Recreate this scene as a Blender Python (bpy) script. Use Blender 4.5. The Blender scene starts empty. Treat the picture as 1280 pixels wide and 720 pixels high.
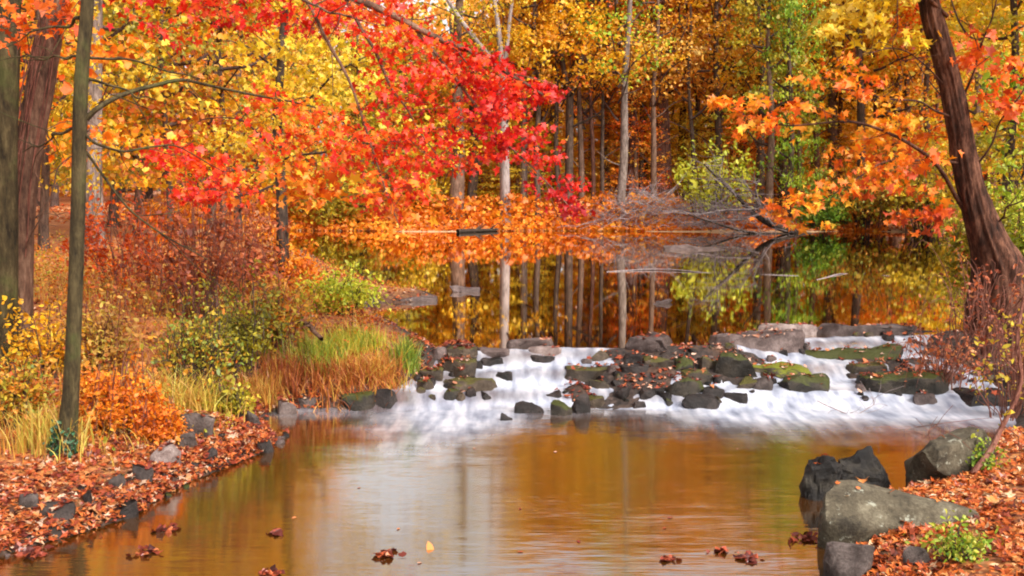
import bpy, bmesh, math, random
import numpy as np
from mathutils import Vector, Matrix
from mathutils.bvhtree import BVHTree

random.seed(7)
RNG = np.random.default_rng(11)
scene = bpy.context.scene
COL = scene.collection

# ------------------------------------------------------------------ camera geometry
F, CAMZ, HOR = 1300.0, 1.7, 232.0
PITCH = math.atan((360 - HOR) / F)
CP, SP = math.cos(PITCH), math.sin(PITCH)
CAM = np.array([0.0, 0.0, CAMZ])

def ray(px, py):
    u, v = (px - 640) / F, (360 - py) / F
    return np.array([u, CP + v * SP, -SP + v * CP])

def at_z(px, py, z):
    d = ray(px, py); t = (z - CAMZ) / d[2]
    return CAM + d * t

def at_y(px, py, Y):
    d = ray(px, py); return CAM + d * (Y / d[1])

# ------------------------------------------------------------------ noise / terrain
def _hash(ix, iy, s):
    h = (ix * 374761393 + iy * 668265263 + s * 974634777) & 0xffffffff
    h = ((h ^ (h >> 13)) * 1274126177) & 0xffffffff
    return ((h ^ (h >> 16)) & 0xffff) / 65535.0

def vnoise(x, y, s=0):
    x = np.asarray(x, float); y = np.asarray(y, float)
    ix = np.floor(x).astype(np.int64); iy = np.floor(y).astype(np.int64)
    fx, fy = x - ix, y - iy
    fx = fx * fx * (3 - 2 * fx); fy = fy * fy * (3 - 2 * fy)
    a, b = _hash(ix, iy, s), _hash(ix + 1, iy, s)
    c, d = _hash(ix, iy + 1, s), _hash(ix + 1, iy + 1, s)
    return (a * (1 - fx) + b * fx) * (1 - fy) + (c * (1 - fx) + d * fx) * fy

def fbm(x, y, s=0, o=3):
    r, a, f, t = 0, 1.0, 1.0, 0
    for k in range(o):
        r = r + a * vnoise(x * f, y * f, s + k); t += a; a *= .5; f *= 2.1
    return r / t

def sstep(a, b, x):
    t = np.clip((x - a) / (b - a), 0, 1); return t * t * (3 - 2 * t)

POOL, POND = -0.4, 0.0
def P(px, py, z=POOL):
    p = at_z(px, py, z); return (p[0], p[1])
SHORE = [(-3.4, 2.0), (-3.2, 4.6), P(-20, 700), P(90, 670), P(165, 645), P(232, 602), P(300, 577), P(338, 560), P(344, 545),
         P(318, 522), P(345, 513), P(400, 512), P(450, 514), P(495, 503), P(520, 492, -.35), P(528, 470, -.2), P(545, 446, -.05),
         P(530, 428, 0), P(500, 410, 0), P(478, 398, 0), P(450, 388, 0), P(468, 379, 0), P(520, 378, 0), P(552, 371, 0),
         P(500, 366, 0), P(455, 352, 0), P(415, 335, 0), P(385, 316, 0), (-9.2, 31), (-12.5, 37.5), (-8.0, 39.2), (-3.0, 38.4),
         (1, 39.1), (5, 38.6), (9, 38.0), (13, 38.8), (18, 37.2), (22, 33), (19.5, 24), (13, 17), (8.2, 13.4),
         P(1240, 424, 0), P(1222, 452, -.15), P(1228, 486, -.35), P(1262, 506), P(1275, 530), P(1240, 556), P(1150, 604), P(1085, 640),
         P(1062, 690), P(1058, 730), (1.80, 4.6), (1.8, 2.0)]
_A = np.array(SHORE); _B = np.roll(_A, -1, axis=0)
# bars of rubble standing above the water in the cascade: cx, cy, rx, ry, height
BARS = []
def bar(px, py, z, rx, ry, h):
    p = at_z(px, py, z); BARS.append((p[0], p[1], rx, ry, h))
bar(800, 462, -.15, .44, .42, .025); bar(760, 478, -.2, .30, .22, .0); bar(880, 440, -.02, .55, .30, .03); bar(950, 428, 0, .42, .20, .03)
bar(930, 470, -.2, .26, .22, .0)
bar(1140, 478, -.3, .48, .20, .03); bar(1110, 446, -.1, .44, .18, .02); bar(1090, 414, 0, .65, .18, .03); bar(1225, 440, -.1, .5, .6, .12)
bar(505, 372, 0, .5, .22, .03)
bar(572, 462, -.2, .20, .45, .05)

def shore_sd(x, y):
    x = np.asarray(x, float).ravel(); y = np.asarray(y, float).ravel()
    best = np.full(x.shape, 1e9); inside = np.zeros(x.shape, bool)
    for (ax, ay), (bx, by) in zip(_A, _B):
        dx, dy = bx - ax, by - ay
        t = np.clip(((x - ax) * dx + (y - ay) * dy) / (dx * dx + dy * dy + 1e-12), 0, 1)
        best = np.minimum(best, np.hypot(x - ax - t * dx, y - ay - t * dy))
        if ay != by:
            c = ((ay > y) != (by > y)) & (x < dx * (y - ay) / (by - ay) + ax)
            inside ^= c
    return np.where(inside, -best, best)

def ylip(x): return 10.72 + .32 * np.clip(x - 1.2, 0, 4) + .12 * np.sin(x * 2.3)
def ytoe(x): return 9.62 + .10 * np.sin(x * 1.7 + 1) - .05 * np.clip(x - 2, 0, 3)
def tcas(x, y): return (y - ytoe(x)) / (ylip(x) - ytoe(x))
def level(x, y):
    t = tcas(x, y) + .05 * (vnoise(x * 5, y * 5, 90) - .5)
    g = .34 * sstep(.0, .32, t) + .30 * sstep(.34, .62, t) + .36 * sstep(.66, 1.0, t)
    return POOL * (1 - g)

def terrain(x, y):
    sh = np.shape(x); x = np.asarray(x, float).ravel(); y = np.asarray(y, float).ravel()
    s = shore_sd(x, y) + .10 * (fbm(x * 2.2, y * 2.2, 3) - .5)
    L = level(x, y)
    so = np.maximum(s, 0)
    far = sstep(30, 38, y)
    near_prof = .07 * (1 - np.exp(-so / .07)) + .26 * (1 - np.exp(-so / 1.4)) + .035 * so * np.exp(-so / 30)
    far_prof = .05 * (1 - np.exp(-so / .4)) + .16 * (1 - np.exp(-so / 3)) + .03 * so * np.exp(-so / 60)
    h = L + near_prof * (1 - far) + far_prof * far
    h = h + (fbm(x * .9, y * .9, 5) - .5) * .20 * sstep(.3, 2.5, so) + (fbm(x * 4, y * 4, 8) - .5) * .06 * sstep(.0, .6, so)
    hin = L - .30 * (1 - np.exp(np.minimum(s, 0) / .5))
    h = np.where(s > 0, h, hin)
    for cx, cy, rx, ry, hh in BARS:
        q = ((x - cx) / rx) ** 2 + ((y - cy) / ry) ** 2
        b = L + hh * (1.25 - q) + .05 * (fbm(x * 7, y * 7, 20) - .5)
        h = np.where(q < 2.2, np.maximum(h, b), h)
    return h.reshape(sh)

def surf(x, y):
    return np.maximum(terrain(x, y), np.where(shore_sd(x, y) < .3, level(np.asarray(x).ravel(), np.asarray(y).ravel()), -9).reshape(np.shape(x)))

def tz(x, y): return float(terrain(np.array([x]), np.array([y]))[0])

def hit(px, py):
    d = ray(px, py)
    Y = np.concatenate([np.linspace(4, 16, 600), np.linspace(16, 80, 800)])
    t = Y / d[1]
    X, Z = d[0] * t, CAMZ + d[2] * t
    S = surf(X, Y)
    k = np.where(Z <= S)[0]
    i = int(k[0]) if len(k) else len(Y) - 1
    return np.array([X[i], Y[i], float(S[i])])

# ------------------------------------------------------------------ materials
def new_mat(name):
    m = bpy.data.materials.new(name); m.use_nodes = True
    nt = m.node_tree
    for n in list(nt.nodes): nt.nodes.remove(n)
    out = nt.nodes.new('ShaderNodeOutputMaterial')
    return m, nt, out

def nd(nt, t, inp=None, **kw):
    n = nt.nodes.new(t)
    for k, v in kw.items(): setattr(n, k, v)
    for k, v in (inp or {}).items():
        s = n.inputs[k]
        if hasattr(v, 'is_output') or isinstance(v, bpy.types.NodeSocket): nt.links.new(v, s)
        else: s.default_value = v
    return n

def ramp(nt, fac, stops, interp='LINEAR'):
    r = nt.nodes.new('ShaderNodeValToRGB'); cr = r.color_ramp; cr.interpolation = interp
    while len(cr.elements) > 1: cr.elements.remove(cr.elements[-1])
    cr.elements[0].position = stops[0][0]; cr.elements[0].color = (*stops[0][1], 1)
    for p, c in stops[1:]:
        e = cr.elements.new(p); e.color = (*c, 1)
    nt.links.new(fac, r.inputs[0]); return r.outputs[0]

def math_n(nt, op, a, b=None, c=None, clamp=False):
    n = nt.nodes.new('ShaderNodeMath'); n.operation = op; n.use_clamp = clamp
    for i, v in enumerate((a, b, c)):
        if v is None: continue
        if isinstance(v, (int, float)): n.inputs[i].default_value = v
        else: nt.links.new(v, n.inputs[i])
    return n.outputs[0]

def mixc(nt, f, a, b, mode='MIX'):
    n = nt.nodes.new('ShaderNodeMix'); n.data_type = 'RGBA'; n.blend_type = mode
    for s, v in ((n.inputs[0], f), (n.inputs[6], a), (n.inputs[7], b)):
        if isinstance(v, bpy.types.NodeSocket): nt.links.new(v, s)
        elif isinstance(v, (int, float)): s.default_value = v
        else: s.default_value = (*v, 1)
    return n.outputs[2]

def obj_noise(nt, scale, detail=4, rough=.55, vec=None, dim3=(1, 1, 1), world=False):
    if vec is None:
        if world: vec = nd(nt, 'ShaderNodeNewGeometry').outputs['Position']
        else: vec = nd(nt, 'ShaderNodeTexCoord').outputs['Object']
    mp = nd(nt, 'ShaderNodeMapping', {'Vector': vec, 'Scale': dim3})
    return nd(nt, 'ShaderNodeTexNoise', {'Vector': mp.outputs[0], 'Scale': scale, 'Detail': detail, 'Roughness': rough})

LEAFM = {}
def leaf_mat(name, stops, trans=.42, rough=.55):
    m, nt, out = new_mat(name)
    at = nd(nt, 'ShaderNodeAttribute', attribute_name='tone')
    geo = nd(nt, 'ShaderNodeNewGeometry')
    r = math_n(nt, 'MULTIPLY_ADD', geo.outputs['Random Per Island'], .34, -.17)
    f = math_n(nt, 'ADD', at.outputs['Fac'], r, clamp=True)
    c = ramp(nt, f, stops)
    hs = nd(nt, 'ShaderNodeHueSaturation', {'Color': c, 'Saturation': 1.0})
    v = math_n(nt, 'FRACT', math_n(nt, 'MULTIPLY', geo.outputs['Random Per Island'], 37.7))
    nt.links.new(math_n(nt, 'MULTIPLY_ADD', v, .5, .72), hs.inputs['Value'])
    c = hs.outputs[0]
    df = nd(nt, 'ShaderNodeBsdfDiffuse', {'Color': c})
    tr = nd(nt, 'ShaderNodeBsdfTranslucent', {'Color': c})
    mx = nd(nt, 'ShaderNodeMixShader', {0: trans, 1: df.outputs[0], 2: tr.outputs[0]})
    gl = nd(nt, 'ShaderNodeBsdfGlossy', {'Color': (.9, .9, .9, 1), 'Roughness': rough})
    mx2 = nd(nt, 'ShaderNodeMixShader', {0: .035, 1: mx.outputs[0], 2: gl.outputs[0]})
    nt.links.new(mx2.outputs[0], out.inputs[0])
    LEAFM[name] = m; return m

leaf_mat('red', [(0, (.34, .004, .012)), (.28, (.72, .010, .006)), (.52, (.84, .036, .005)), (.75, (.88, .14, .008)), (1, (.88, .42, .02))])
leaf_mat('orange', [(0, (.48, .05, .008)), (.3, (.80, .13, .006)), (.6, (.90, .27, .008)), (.85, (.92, .47, .02)), (1, (.90, .62, .05))])
leaf_mat('gold', [(0, (.60, .24, .010)), (.3, (.88, .40, .010)), (.6, (.93, .52, .012)), (1, (.95, .68, .05))])
leaf_mat('peach', [(0, (.60, .20, .02)), (.35, (.86, .36, .03)), (.7, (.94, .50, .06)), (1, (.94, .68, .20))])
leaf_mat('yellow', [(0, (.36, .22, .012)), (.3, (.66, .42, .012)), (.65, (.86, .60, .02)), (1, (.90, .74, .12))])
leaf_mat('lime', [(0, (.09, .16, .008)), (.35, (.22, .34, .01)), (.7, (.46, .52, .02)), (1, (.72, .66, .05))])
leaf_mat('fresh', [(0, (.10, .20, .01)), (.45, (.26, .44, .015)), (.8, (.52, .60, .03)), (1, (.80, .70, .06))])
leaf_mat('olive', [(0, (.12, .12, .012)), (.35, (.30, .27, .015)), (.7, (.55, .45, .02)), (1, (.78, .52, .04))])
leaf_mat('rust', [(0, (.14, .028, .015)), (.35, (.34, .065, .02)), (.7, (.56, .14, .035)), (1, (.72, .33, .12))])
leaf_mat('fern', [(0, (.50, .10, .008)), (.4, (.82, .22, .01)), (.8, (.92, .38, .015)), (1, (.90, .55, .05))])
leaf_mat('mixed', [(0, (.28, .05, .015)), (.28, (.62, .13, .015)), (.48, (.70, .28, .02)), (.65, (.62, .42, .03)), (.85, (.38, .36, .03)), (1, (.20, .27, .03))])
leaf_mat('litter', [(0, (.05, .014, .012)), (.22, (.20, .035, .022)), (.45, (.40, .075, .022)), (.66, (.52, .14, .032)), (.84, (.50, .22, .08)), (1, (.60, .40, .27))], trans=.15, rough=.4)
leaf_mat('litter_dark', [(0, (.06, .015, .012)), (.3, (.20, .035, .02)), (.6, (.38, .075, .03)), (.8, (.52, .17, .06)), (1, (.62, .40, .30))], trans=.12, rough=.35)
leaf_mat('litter_bright', [(0, (.12, .025, .015)), (.3, (.40, .07, .018)), (.58, (.62, .145, .025)), (.84, (.68, .28, .08)), (1, (.70, .48, .28))], trans=.2, rough=.4)
leaf_mat('green', [(0, (.04, .11, .008)), (.4, (.12, .26, .012)), (.75, (.26, .40, .02)), (1, (.55, .52, .05))])
leaf_mat('ivy', [(0, (.02, .07, .03)), (.5, (.05, .16, .07)), (1, (.16, .30, .16))])
leaf_mat('straw', [(0, (.30, .10, .02)), (.4, (.60, .26, .04)), (.75, (.74, .46, .09)), (1, (.62, .56, .08))])
leaf_mat('redgrass', [(0, (.22, .045, .015)), (.45, (.52, .14, .025)), (.8, (.70, .32, .05)), (1, (.62, .48, .06))])
leaf_mat('greengrass', [(0, (.10, .15, .02)), (.4, (.22, .36, .03)), (.75, (.48, .50, .04)), (1, (.74, .52, .06))])

def bark_mat(name, dark, mid, light, scale=16, moss=0.0, pale=None):
    m, nt, out = new_mat(name)
    n1 = obj_noise(nt, scale, 6, .7, dim3=(1, 1, .22))
    n2 = obj_noise(nt, 3.0, 4, .6)
    n5 = obj_noise(nt, scale * 3, 4, .7, dim3=(1, 1, .4))
    f = math_n(nt, 'ADD', math_n(nt, 'MULTIPLY', n1.outputs[0], .55), math_n(nt, 'ADD', math_n(nt, 'MULTIPLY', n2.outputs[0], .25), math_n(nt, 'MULTIPLY', n5.outputs[0], .2)))
    c = ramp(nt, f, [(.40, dark), (.50, mid), (.61, light)])
    if moss:
        n3 = obj_noise(nt, 3.2, 4, .6)
        c = mixc(nt, ramp(nt, n3.outputs[0], [(.52, (0, 0, 0)), (.64, (moss,) * 3)]), c, (.07, .09, .02))
    if pale:
        n4 = obj_noise(nt, 2.6, 4, .6, dim3=(1, 1, .5))
        c = mixc(nt, ramp(nt, n4.outputs[0], [(.46, (0, 0, 0)), (.56, (1, 1, 1))]), c, pale)
    bp = nd(nt, 'ShaderNodeBump', {'Strength': 1.0, 'Distance': .03, 'Height': f})
    b = nd(nt, 'ShaderNodeBsdfPrincipled', {'Base Color': c, 'Roughness': .9, 'Normal': bp.outputs[0]})
    b.inputs['Specular IOR Level'].default_value = .25
    nt.links.new(b.outputs[0], out.inputs[0]); return m

BK = {
    'dark': bark_mat('dark_bark', (.014, .010, .008), (.050, .033, .024), (.12, .085, .06)),
    'brown': bark_mat('brown_bark', (.045, .022, .014), (.125, .062, .038), (.24, .14, .09)),
    'red': bark_mat('reddish_bark', (.025, .009, .006), (.105, .036, .021), (.23, .095, .06)),
    'olive': bark_mat('olive_bark', (.016, .011, .005), (.052, .037, .015), (.11, .083, .036), moss=.4),
    'grey': bark_mat('grey_bark', (.08, .055, .045), (.19, .14, .115), (.33, .26, .22)),
    'white': bark_mat('white_bark', (.11, .08, .07), (.26, .20, .18), (.44, .37, .345), pale=(.36, .29, .27)),
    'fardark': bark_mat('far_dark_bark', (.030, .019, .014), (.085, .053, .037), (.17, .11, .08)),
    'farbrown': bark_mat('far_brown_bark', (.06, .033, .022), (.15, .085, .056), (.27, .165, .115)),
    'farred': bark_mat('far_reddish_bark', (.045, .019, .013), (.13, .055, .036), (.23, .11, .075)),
    'twig': bark_mat('twig_bark', (.03, .018, .013), (.075, .044, .034), (.15, .095, .075)),
    'redtwig': bark_mat('red_twig_bark', (.08, .026, .02), (.19, .07, .045), (.32, .15, .11)),
    'greytwig': bark_mat('grey_twig_bark', (.14, .10, .10), (.27, .21, .20), (.42, .34, .33)),
    'darkred': bark_mat('shaggy_bark', (.010, .005, .003), (.058, .022, .012), (.19, .085, .05), scale=13),
}

def rock_mat(name, dark, mid, light, rough=.75, moss=0.0, lichen=0.0, mosscol=(.055, .075, .012)):
    m, nt, out = new_mat(name)
    geo = nd(nt, 'ShaderNodeNewGeometry')
    n1 = obj_noise(nt, 5.5, 8, .62, world=True)
    n2 = obj_noise(nt, 52, 8, .72, world=True)
    f = math_n(nt, 'ADD', math_n(nt, 'MULTIPLY', n1.outputs[0], .68), math_n(nt, 'MULTIPLY', n2.outputs[0], .32))
    c = ramp(nt, f, [(.36, dark), (.5, mid), (.64, light)])
    oi = nd(nt, 'ShaderNodeObjectInfo')
    hs = nd(nt, 'ShaderNodeHueSaturation', {'Color': c})
    nt.links.new(math_n(nt, 'MULTIPLY_ADD', oi.outputs['Random'], .6, .7), hs.inputs['Value']); c = hs.outputs[0]
    if lichen:
        n4 = obj_noise(nt, 13, 6, .7, world=True)
        c = mixc(nt, ramp(nt, n4.outputs[0], [(.60, (0, 0, 0)), (.66, (lichen,) * 3)]), c, (.42, .42, .33))
    if moss:
        nz = nd(nt, 'ShaderNodeSeparateXYZ', {0: geo.outputs['Normal']}).outputs[2]
        n3 = obj_noise(nt, 4.5, 5, .65, world=True)
        k = math_n(nt, 'ADD', math_n(nt, 'MULTIPLY', nz, .55), n3.outputs[0])
        c = mixc(nt, ramp(nt, k, [(.86 - .3 * moss, (0, 0, 0)), (1.0 - .3 * moss, (1, 1, 1))]), c,
                 mixc(nt, n2.outputs[0], tuple(v * .45 for v in mosscol), tuple(min(1, v * 1.7) for v in mosscol)))
    bp = nd(nt, 'ShaderNodeBump', {'Strength': 1.0, 'Distance': .045, 'Height': f})
    b = nd(nt, 'ShaderNodeBsdfPrincipled', {'Base Color': c, 'Roughness': rough, 'Normal': bp.outputs[0]})
    b.inputs['Specular IOR Level'].default_value = .3
    nt.links.new(b.outputs[0], out.inputs[0]); return m

RK = {
    'wet': rock_mat('wet_stone', (.005, .004, .003), (.019, .013, .011), (.058, .040, .034), .46),
    'wetmoss': rock_mat('mossy_wet_stone', (.006, .005, .003), (.020, .015, .010), (.055, .041, .028), .5, moss=.38, mosscol=(.042, .045, .007)),
    'brown': rock_mat('brown_stone', (.016, .011, .007), (.052, .035, .022), (.125, .088, .058), .55, moss=.12, mosscol=(.07, .06, .012)),
    'slab': rock_mat('slab_stone', (.034, .022, .019), (.098, .066, .058), (.21, .155, .14), .5),
    'pale': rock_mat('pale_stone', (.09, .06, .052), (.20, .145, .128), (.36, .285, .26), .55),
    'boulder': rock_mat('boulder_stone', (.026, .020, .013), (.092, .073, .046), (.20, .17, .115), .85, lichen=.75),
    'bright': rock_mat('bright_moss_stone', (.018, .013, .008), (.05, .038, .022), (.11, .085, .05), .55, moss=.9, mosscol=(.13, .135, .006)),
    'black': rock_mat('black_wet_stone', (.003, .002, .002), (.012, .009, .007), (.052, .042, .030), .55),
    'dry': rock_mat('dry_grey_stone', (.024, .017, .014), (.072, .052, .044), (.17, .13, .115), .65),
}

# ------------------------------------------------------------------ mesh building
class MB:
    def __init__(self): self.v = []; self.idx = []; self.cnt = []; self.mat = []; self.tone = []; self.n = 0
    def add(self, verts, faces, tone=0.5, mat=0):
        """faces: int array (nf, k)"""
        verts = np.asarray(verts, float).reshape(-1, 3); faces = np.asarray(faces, np.int64)
        self.v.append(verts); self.idx.append((faces + self.n).ravel())
        self.cnt.append(np.full(len(faces), faces.shape[1])); self.mat.append(np.full(len(faces), mat))
        t = np.asarray(tone, float); self.tone.append(np.full(len(verts), float(t)) if t.ndim == 0 else t)
        self.n += len(verts)
    def mesh(self, name, mats, smooth=False, sharp=None):
        me = bpy.data.meshes.new(name)
        v = np.concatenate(self.v); idx = np.concatenate(self.idx).astype(np.int32); cnt = np.concatenate(self.cnt)
        me.vertices.add(len(v)); me.vertices.foreach_set('co', v.astype(np.float32).ravel())
        me.loops.add(len(idx)); me.loops.foreach_set('vertex_index', idx)
        me.polygons.add(len(cnt)); st = np.concatenate([[0], np.cumsum(cnt)[:-1]]).astype(np.int32)
        me.polygons.foreach_set('loop_start', st)
        me.polygons.foreach_set('material_index', np.concatenate(self.mat).astype(np.int32))
        me.polygons.foreach_set('use_smooth', np.full(len(cnt), smooth))
        a = me.attributes.new('tone', 'FLOAT', 'POINT'); a.data.foreach_set('value', np.concatenate(self.tone).astype(np.float32))
        for m in mats: me.materials.append(m)
        me.update(calc_edges=True)
        return me
    def build(self, name, mats, parent=None, smooth=False, loc=None):
        o = bpy.data.objects.new(name, self.mesh(name, mats, smooth)); COL.objects.link(o)
        if parent is not None: o.parent = parent
        if loc is not None: o.location = loc
        return o

def catmull(pts, n):
    pts = np.asarray(pts, float)
    if len(pts) < 3:
        t = np.linspace(0, 1, n)[:, None]; return pts[0] * (1 - t) + pts[-1] * t
    p = np.vstack([2 * pts[0] - pts[1], pts, 2 * pts[-1] - pts[-2]])
    u = np.linspace(0, len(pts) - 1 - 1e-9, n); i = u.astype(int); t = (u - i)[:, None]
    p0, p1, p2, p3 = p[i], p[i + 1], p[i + 2], p[i + 3]
    return .5 * ((2 * p1) + (-p0 + p2) * t + (2 * p0 - 5 * p1 + 4 * p2 - p3) * t ** 2 + (-p0 + 3 * p1 - 3 * p2 + p3) * t ** 3)

def tube(mb, path, radii, sides=6, mat=0, rough=0.0, seed=0, tone=.5):
    path = np.asarray(path, float); n = len(path)
    r = np.asarray(radii, float)
    if r.ndim == 0: r = np.full(n, float(r))
    if len(r) == 2 and n != 2: r = np.linspace(r[0], r[1], n)
    tg = np.gradient(path, axis=0); tg /= np.linalg.norm(tg, axis=1)[:, None] + 1e-12
    m = np.abs(tg.mean(0)); ref = np.eye(3)[int(np.argmin(m))]
    a = np.cross(tg, ref); a /= np.linalg.norm(a, axis=1)[:, None] + 1e-12
    b = np.cross(tg, a)
    th = np.arange(sides) * 2 * math.pi / sides
    rr = np.repeat(r[:, None], sides, 1)
    if rough:
        g = np.random.default_rng(seed)
        col = g.normal(0, rough, sides)
        rr = rr * (1 + col[None, :] + rough * .6 * g.normal(0, 1, (n, sides)))
    ring = path[:, None, :] + rr[:, :, None] * (np.cos(th)[None, :, None] * a[:, None, :] + np.sin(th)[None, :, None] * b[:, None, :])
    i = np.arange(n - 1)[:, None] * sides; j = np.arange(sides)[None, :]; j2 = (j + 1) % sides
    f = np.stack([i + j, i + j2, i + sides + j2, i + sides + j], -1).reshape(-1, 4)
    mb.add(ring.reshape(-1, 3), f, tone, mat)

def wob(pts, n, amp, g):
    """smooth path through pts with a little irregular wobble"""
    p = catmull(pts, n)
    k = g.normal(0, 1, (max(3, n // 3), 3)); k = catmull(k, n)
    w = np.sin(np.linspace(0, math.pi, n))[:, None]
    return p + k * amp * w

MAPLE = np.array([(0, 0), (.40, -.04), (.24, .2), (.60, .46), (.22, .50), (0, 1), (-.22, .50), (-.60, .46), (-.24, .2), (-.40, -.04)])
OVAL = np.array([(0, 0), (.26, .28), (.22, .66), (0, 1), (-.22, .66), (-.26, .28)])
CLUMP = np.array([(0, 0), (.42, .05), (.30, .42), (.48, .70), (.05, 1), (-.34, .74), (-.5, .30)])
KITE = np.array([(0, 0), (.36, .45), (0, 1), (-.36, .45)])

def leaves(mb, pos, size, tone, shape=MAPLE, up=.5, g=RNG, mat=0, droop=0.0, spread=1.0, curl=.75):
    pos = np.asarray(pos, float); N = len(pos)
    if N == 0: return
    nrm = g.normal(0, spread, (N, 3)); nrm[:, 2] += up * 2
    nrm /= np.linalg.norm(nrm, axis=1)[:, None]
    d = g.normal(0, 1, (N, 3)); d[:, 2] -= droop * 2
    t = d - nrm * np.sum(d * nrm, 1)[:, None]; t /= np.linalg.norm(t, axis=1)[:, None] + 1e-9
    s = np.cross(nrm, t)
    sz = np.broadcast_to(np.asarray(size, float), (N,)) * np.clip(g.lognormal(-.06, .3, N), .45, 1.8)
    k = len(shape)
    c = g.uniform(-.4, 1, N) * curl
    x = shape[:, 0][None, :] * sz[:, None]; y = (shape[:, 1][None, :] - .4) * sz[:, None]
    z = (np.abs(shape[:, 0])[None, :] * .8 + (shape[:, 1][None, :] - .4) ** 2 * -.6) * sz[:, None] * c[:, None]
    V = pos[:, None, :] + x[..., None] * s[:, None, :] + y[..., None] * t[:, None, :] + z[..., None] * nrm[:, None, :]
    tn = np.broadcast_to(np.asarray(tone, float), (N,))
    mb.add(V.reshape(-1, 3), np.arange(N * k).reshape(N, k), np.repeat(tn, k), mat)

# ------------------------------------------------------------------ tags
def tag(o, label=None, cat=None, group=None, kind=None):
    if label: o['label'] = label
    if cat: o['category'] = cat
    if group: o['group'] = group
    if kind: o['kind'] = kind
    return o

def thing(name, loc, label, cat, group=None):
    o = bpy.data.objects.new(name, None); COL.objects.link(o); o.location = tuple(loc); o.empty_display_size = .1
    return tag(o, label, cat, group)

# ------------------------------------------------------------------ setting: ground and water
def axis(lo, a, b, hi, step, grow=1.12):
    mid = list(np.arange(a, b + step / 2, step)); out = mid[:]
    s, x = step, b
    while x < hi: s *= grow; x += s; out.append(x)
    s, x = step, a; pre = []
    while x > lo: s *= grow; x -= s; pre.append(x)
    return np.array(pre[::-1] + out)

def sheet(name, xs, ys, zf, mats, attr=None, smooth=True):
    X, Y = np.meshgrid(xs, ys); Z = zf(X, Y)
    V = np.stack([X, Y, Z], -1).reshape(-1, 3); nx = len(xs)
    i = np.arange(len(ys) - 1)[:, None] * nx; j = np.arange(nx - 1)[None, :]
    f = np.stack([i + j, i + j + 1, i + nx + j + 1, i + nx + j], -1).reshape(-1, 4)
    mb = MB(); mb.add(V, f, 0.0 if attr is None else attr(X, Y).ravel())
    o = mb.build(name, mats, smooth=smooth); o['kind'] = 'structure'; return o

def ground_material():
    m, nt, out = new_mat('leaf_strewn_earth')
    pos = nd(nt, 'ShaderNodeNewGeometry').outputs['Position']
    at = nd(nt, 'ShaderNodeAttribute', attribute_name='tone')      # 0 bare wet mud at the water, 1 leaf litter
    v1 = nd(nt, 'ShaderNodeTexVoronoi', {'Vector': pos, 'Scale': 17.0, 'Randomness': 1.0})
    v2 = nd(nt, 'ShaderNodeTexVoronoi', {'Vector': pos, 'Scale': 31.0})
    n = obj_noise(nt, 1.6, 4, .6, vec=pos)
    k = math_n(nt, 'ADD', math_n(nt, 'MULTIPLY', nd(nt, 'ShaderNodeSeparateColor', {0: v1.outputs['Color']}).outputs[0], .7),
               math_n(nt, 'MULTIPLY', n.outputs[0], .4))
    c1 = ramp(nt, k, [(.1, (.06, .022, .012)), (.35, (.22, .06, .022)), (.6, (.44, .125, .03)), (.8, (.58, .24, .05)), (1, (.50, .28, .14))])
    c2 = ramp(nt, nd(nt, 'ShaderNodeSeparateColor', {0: v2.outputs['Color']}).outputs[1], [(0, (.10, .035, .015)), (.5, (.34, .10, .03)), (1, (.56, .26, .08))])
    leaf = mixc(nt, .4, c1, c2)
    mud = ramp(nt, obj_noise(nt, 14, 6, .65, vec=pos).outputs[0], [(.35, (.010, .006, .004)), (.55, (.034, .020, .014)), (.7, (.085, .052, .04))])
    f = math_n(nt, 'ADD', at.outputs['Fac'], math_n(nt, 'MULTIPLY_ADD', n.outputs[0], .8, -.4), clamp=True)
    c = mixc(nt, f, mud, leaf)
    c = mixc(nt, math_n(nt, 'SUBTRACT', at.outputs['Fac'], 1.0, clamp=True), c, (.55, .36, .20))   # pale dry strip of the far shore
    bp = nd(nt, 'ShaderNodeBump', {'Strength': .8, 'Distance': .02, 'Height': v1.outputs['Distance']})
    b = nd(nt, 'ShaderNodeBsdfPrincipled', {'Base Color': c, 'Roughness': .8, 'Normal': bp.outputs[0]})
    nt.links.new(b.outputs[0], out.inputs[0]); return m

gx = axis(-170, -5.2, 5.2, 170, .075); gy = axis(-40, 4.0, 13.0, 230, .075)
sheet('ground', gx, gy, terrain, [ground_material()],
      attr=lambda X, Y: np.maximum(sstep(.05, .55, shore_sd(X, Y)).reshape(X.shape), sstep(30, 36, Y) * (2 - sstep(.1, .75, shore_sd(X, Y)).reshape(X.shape))))

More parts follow.
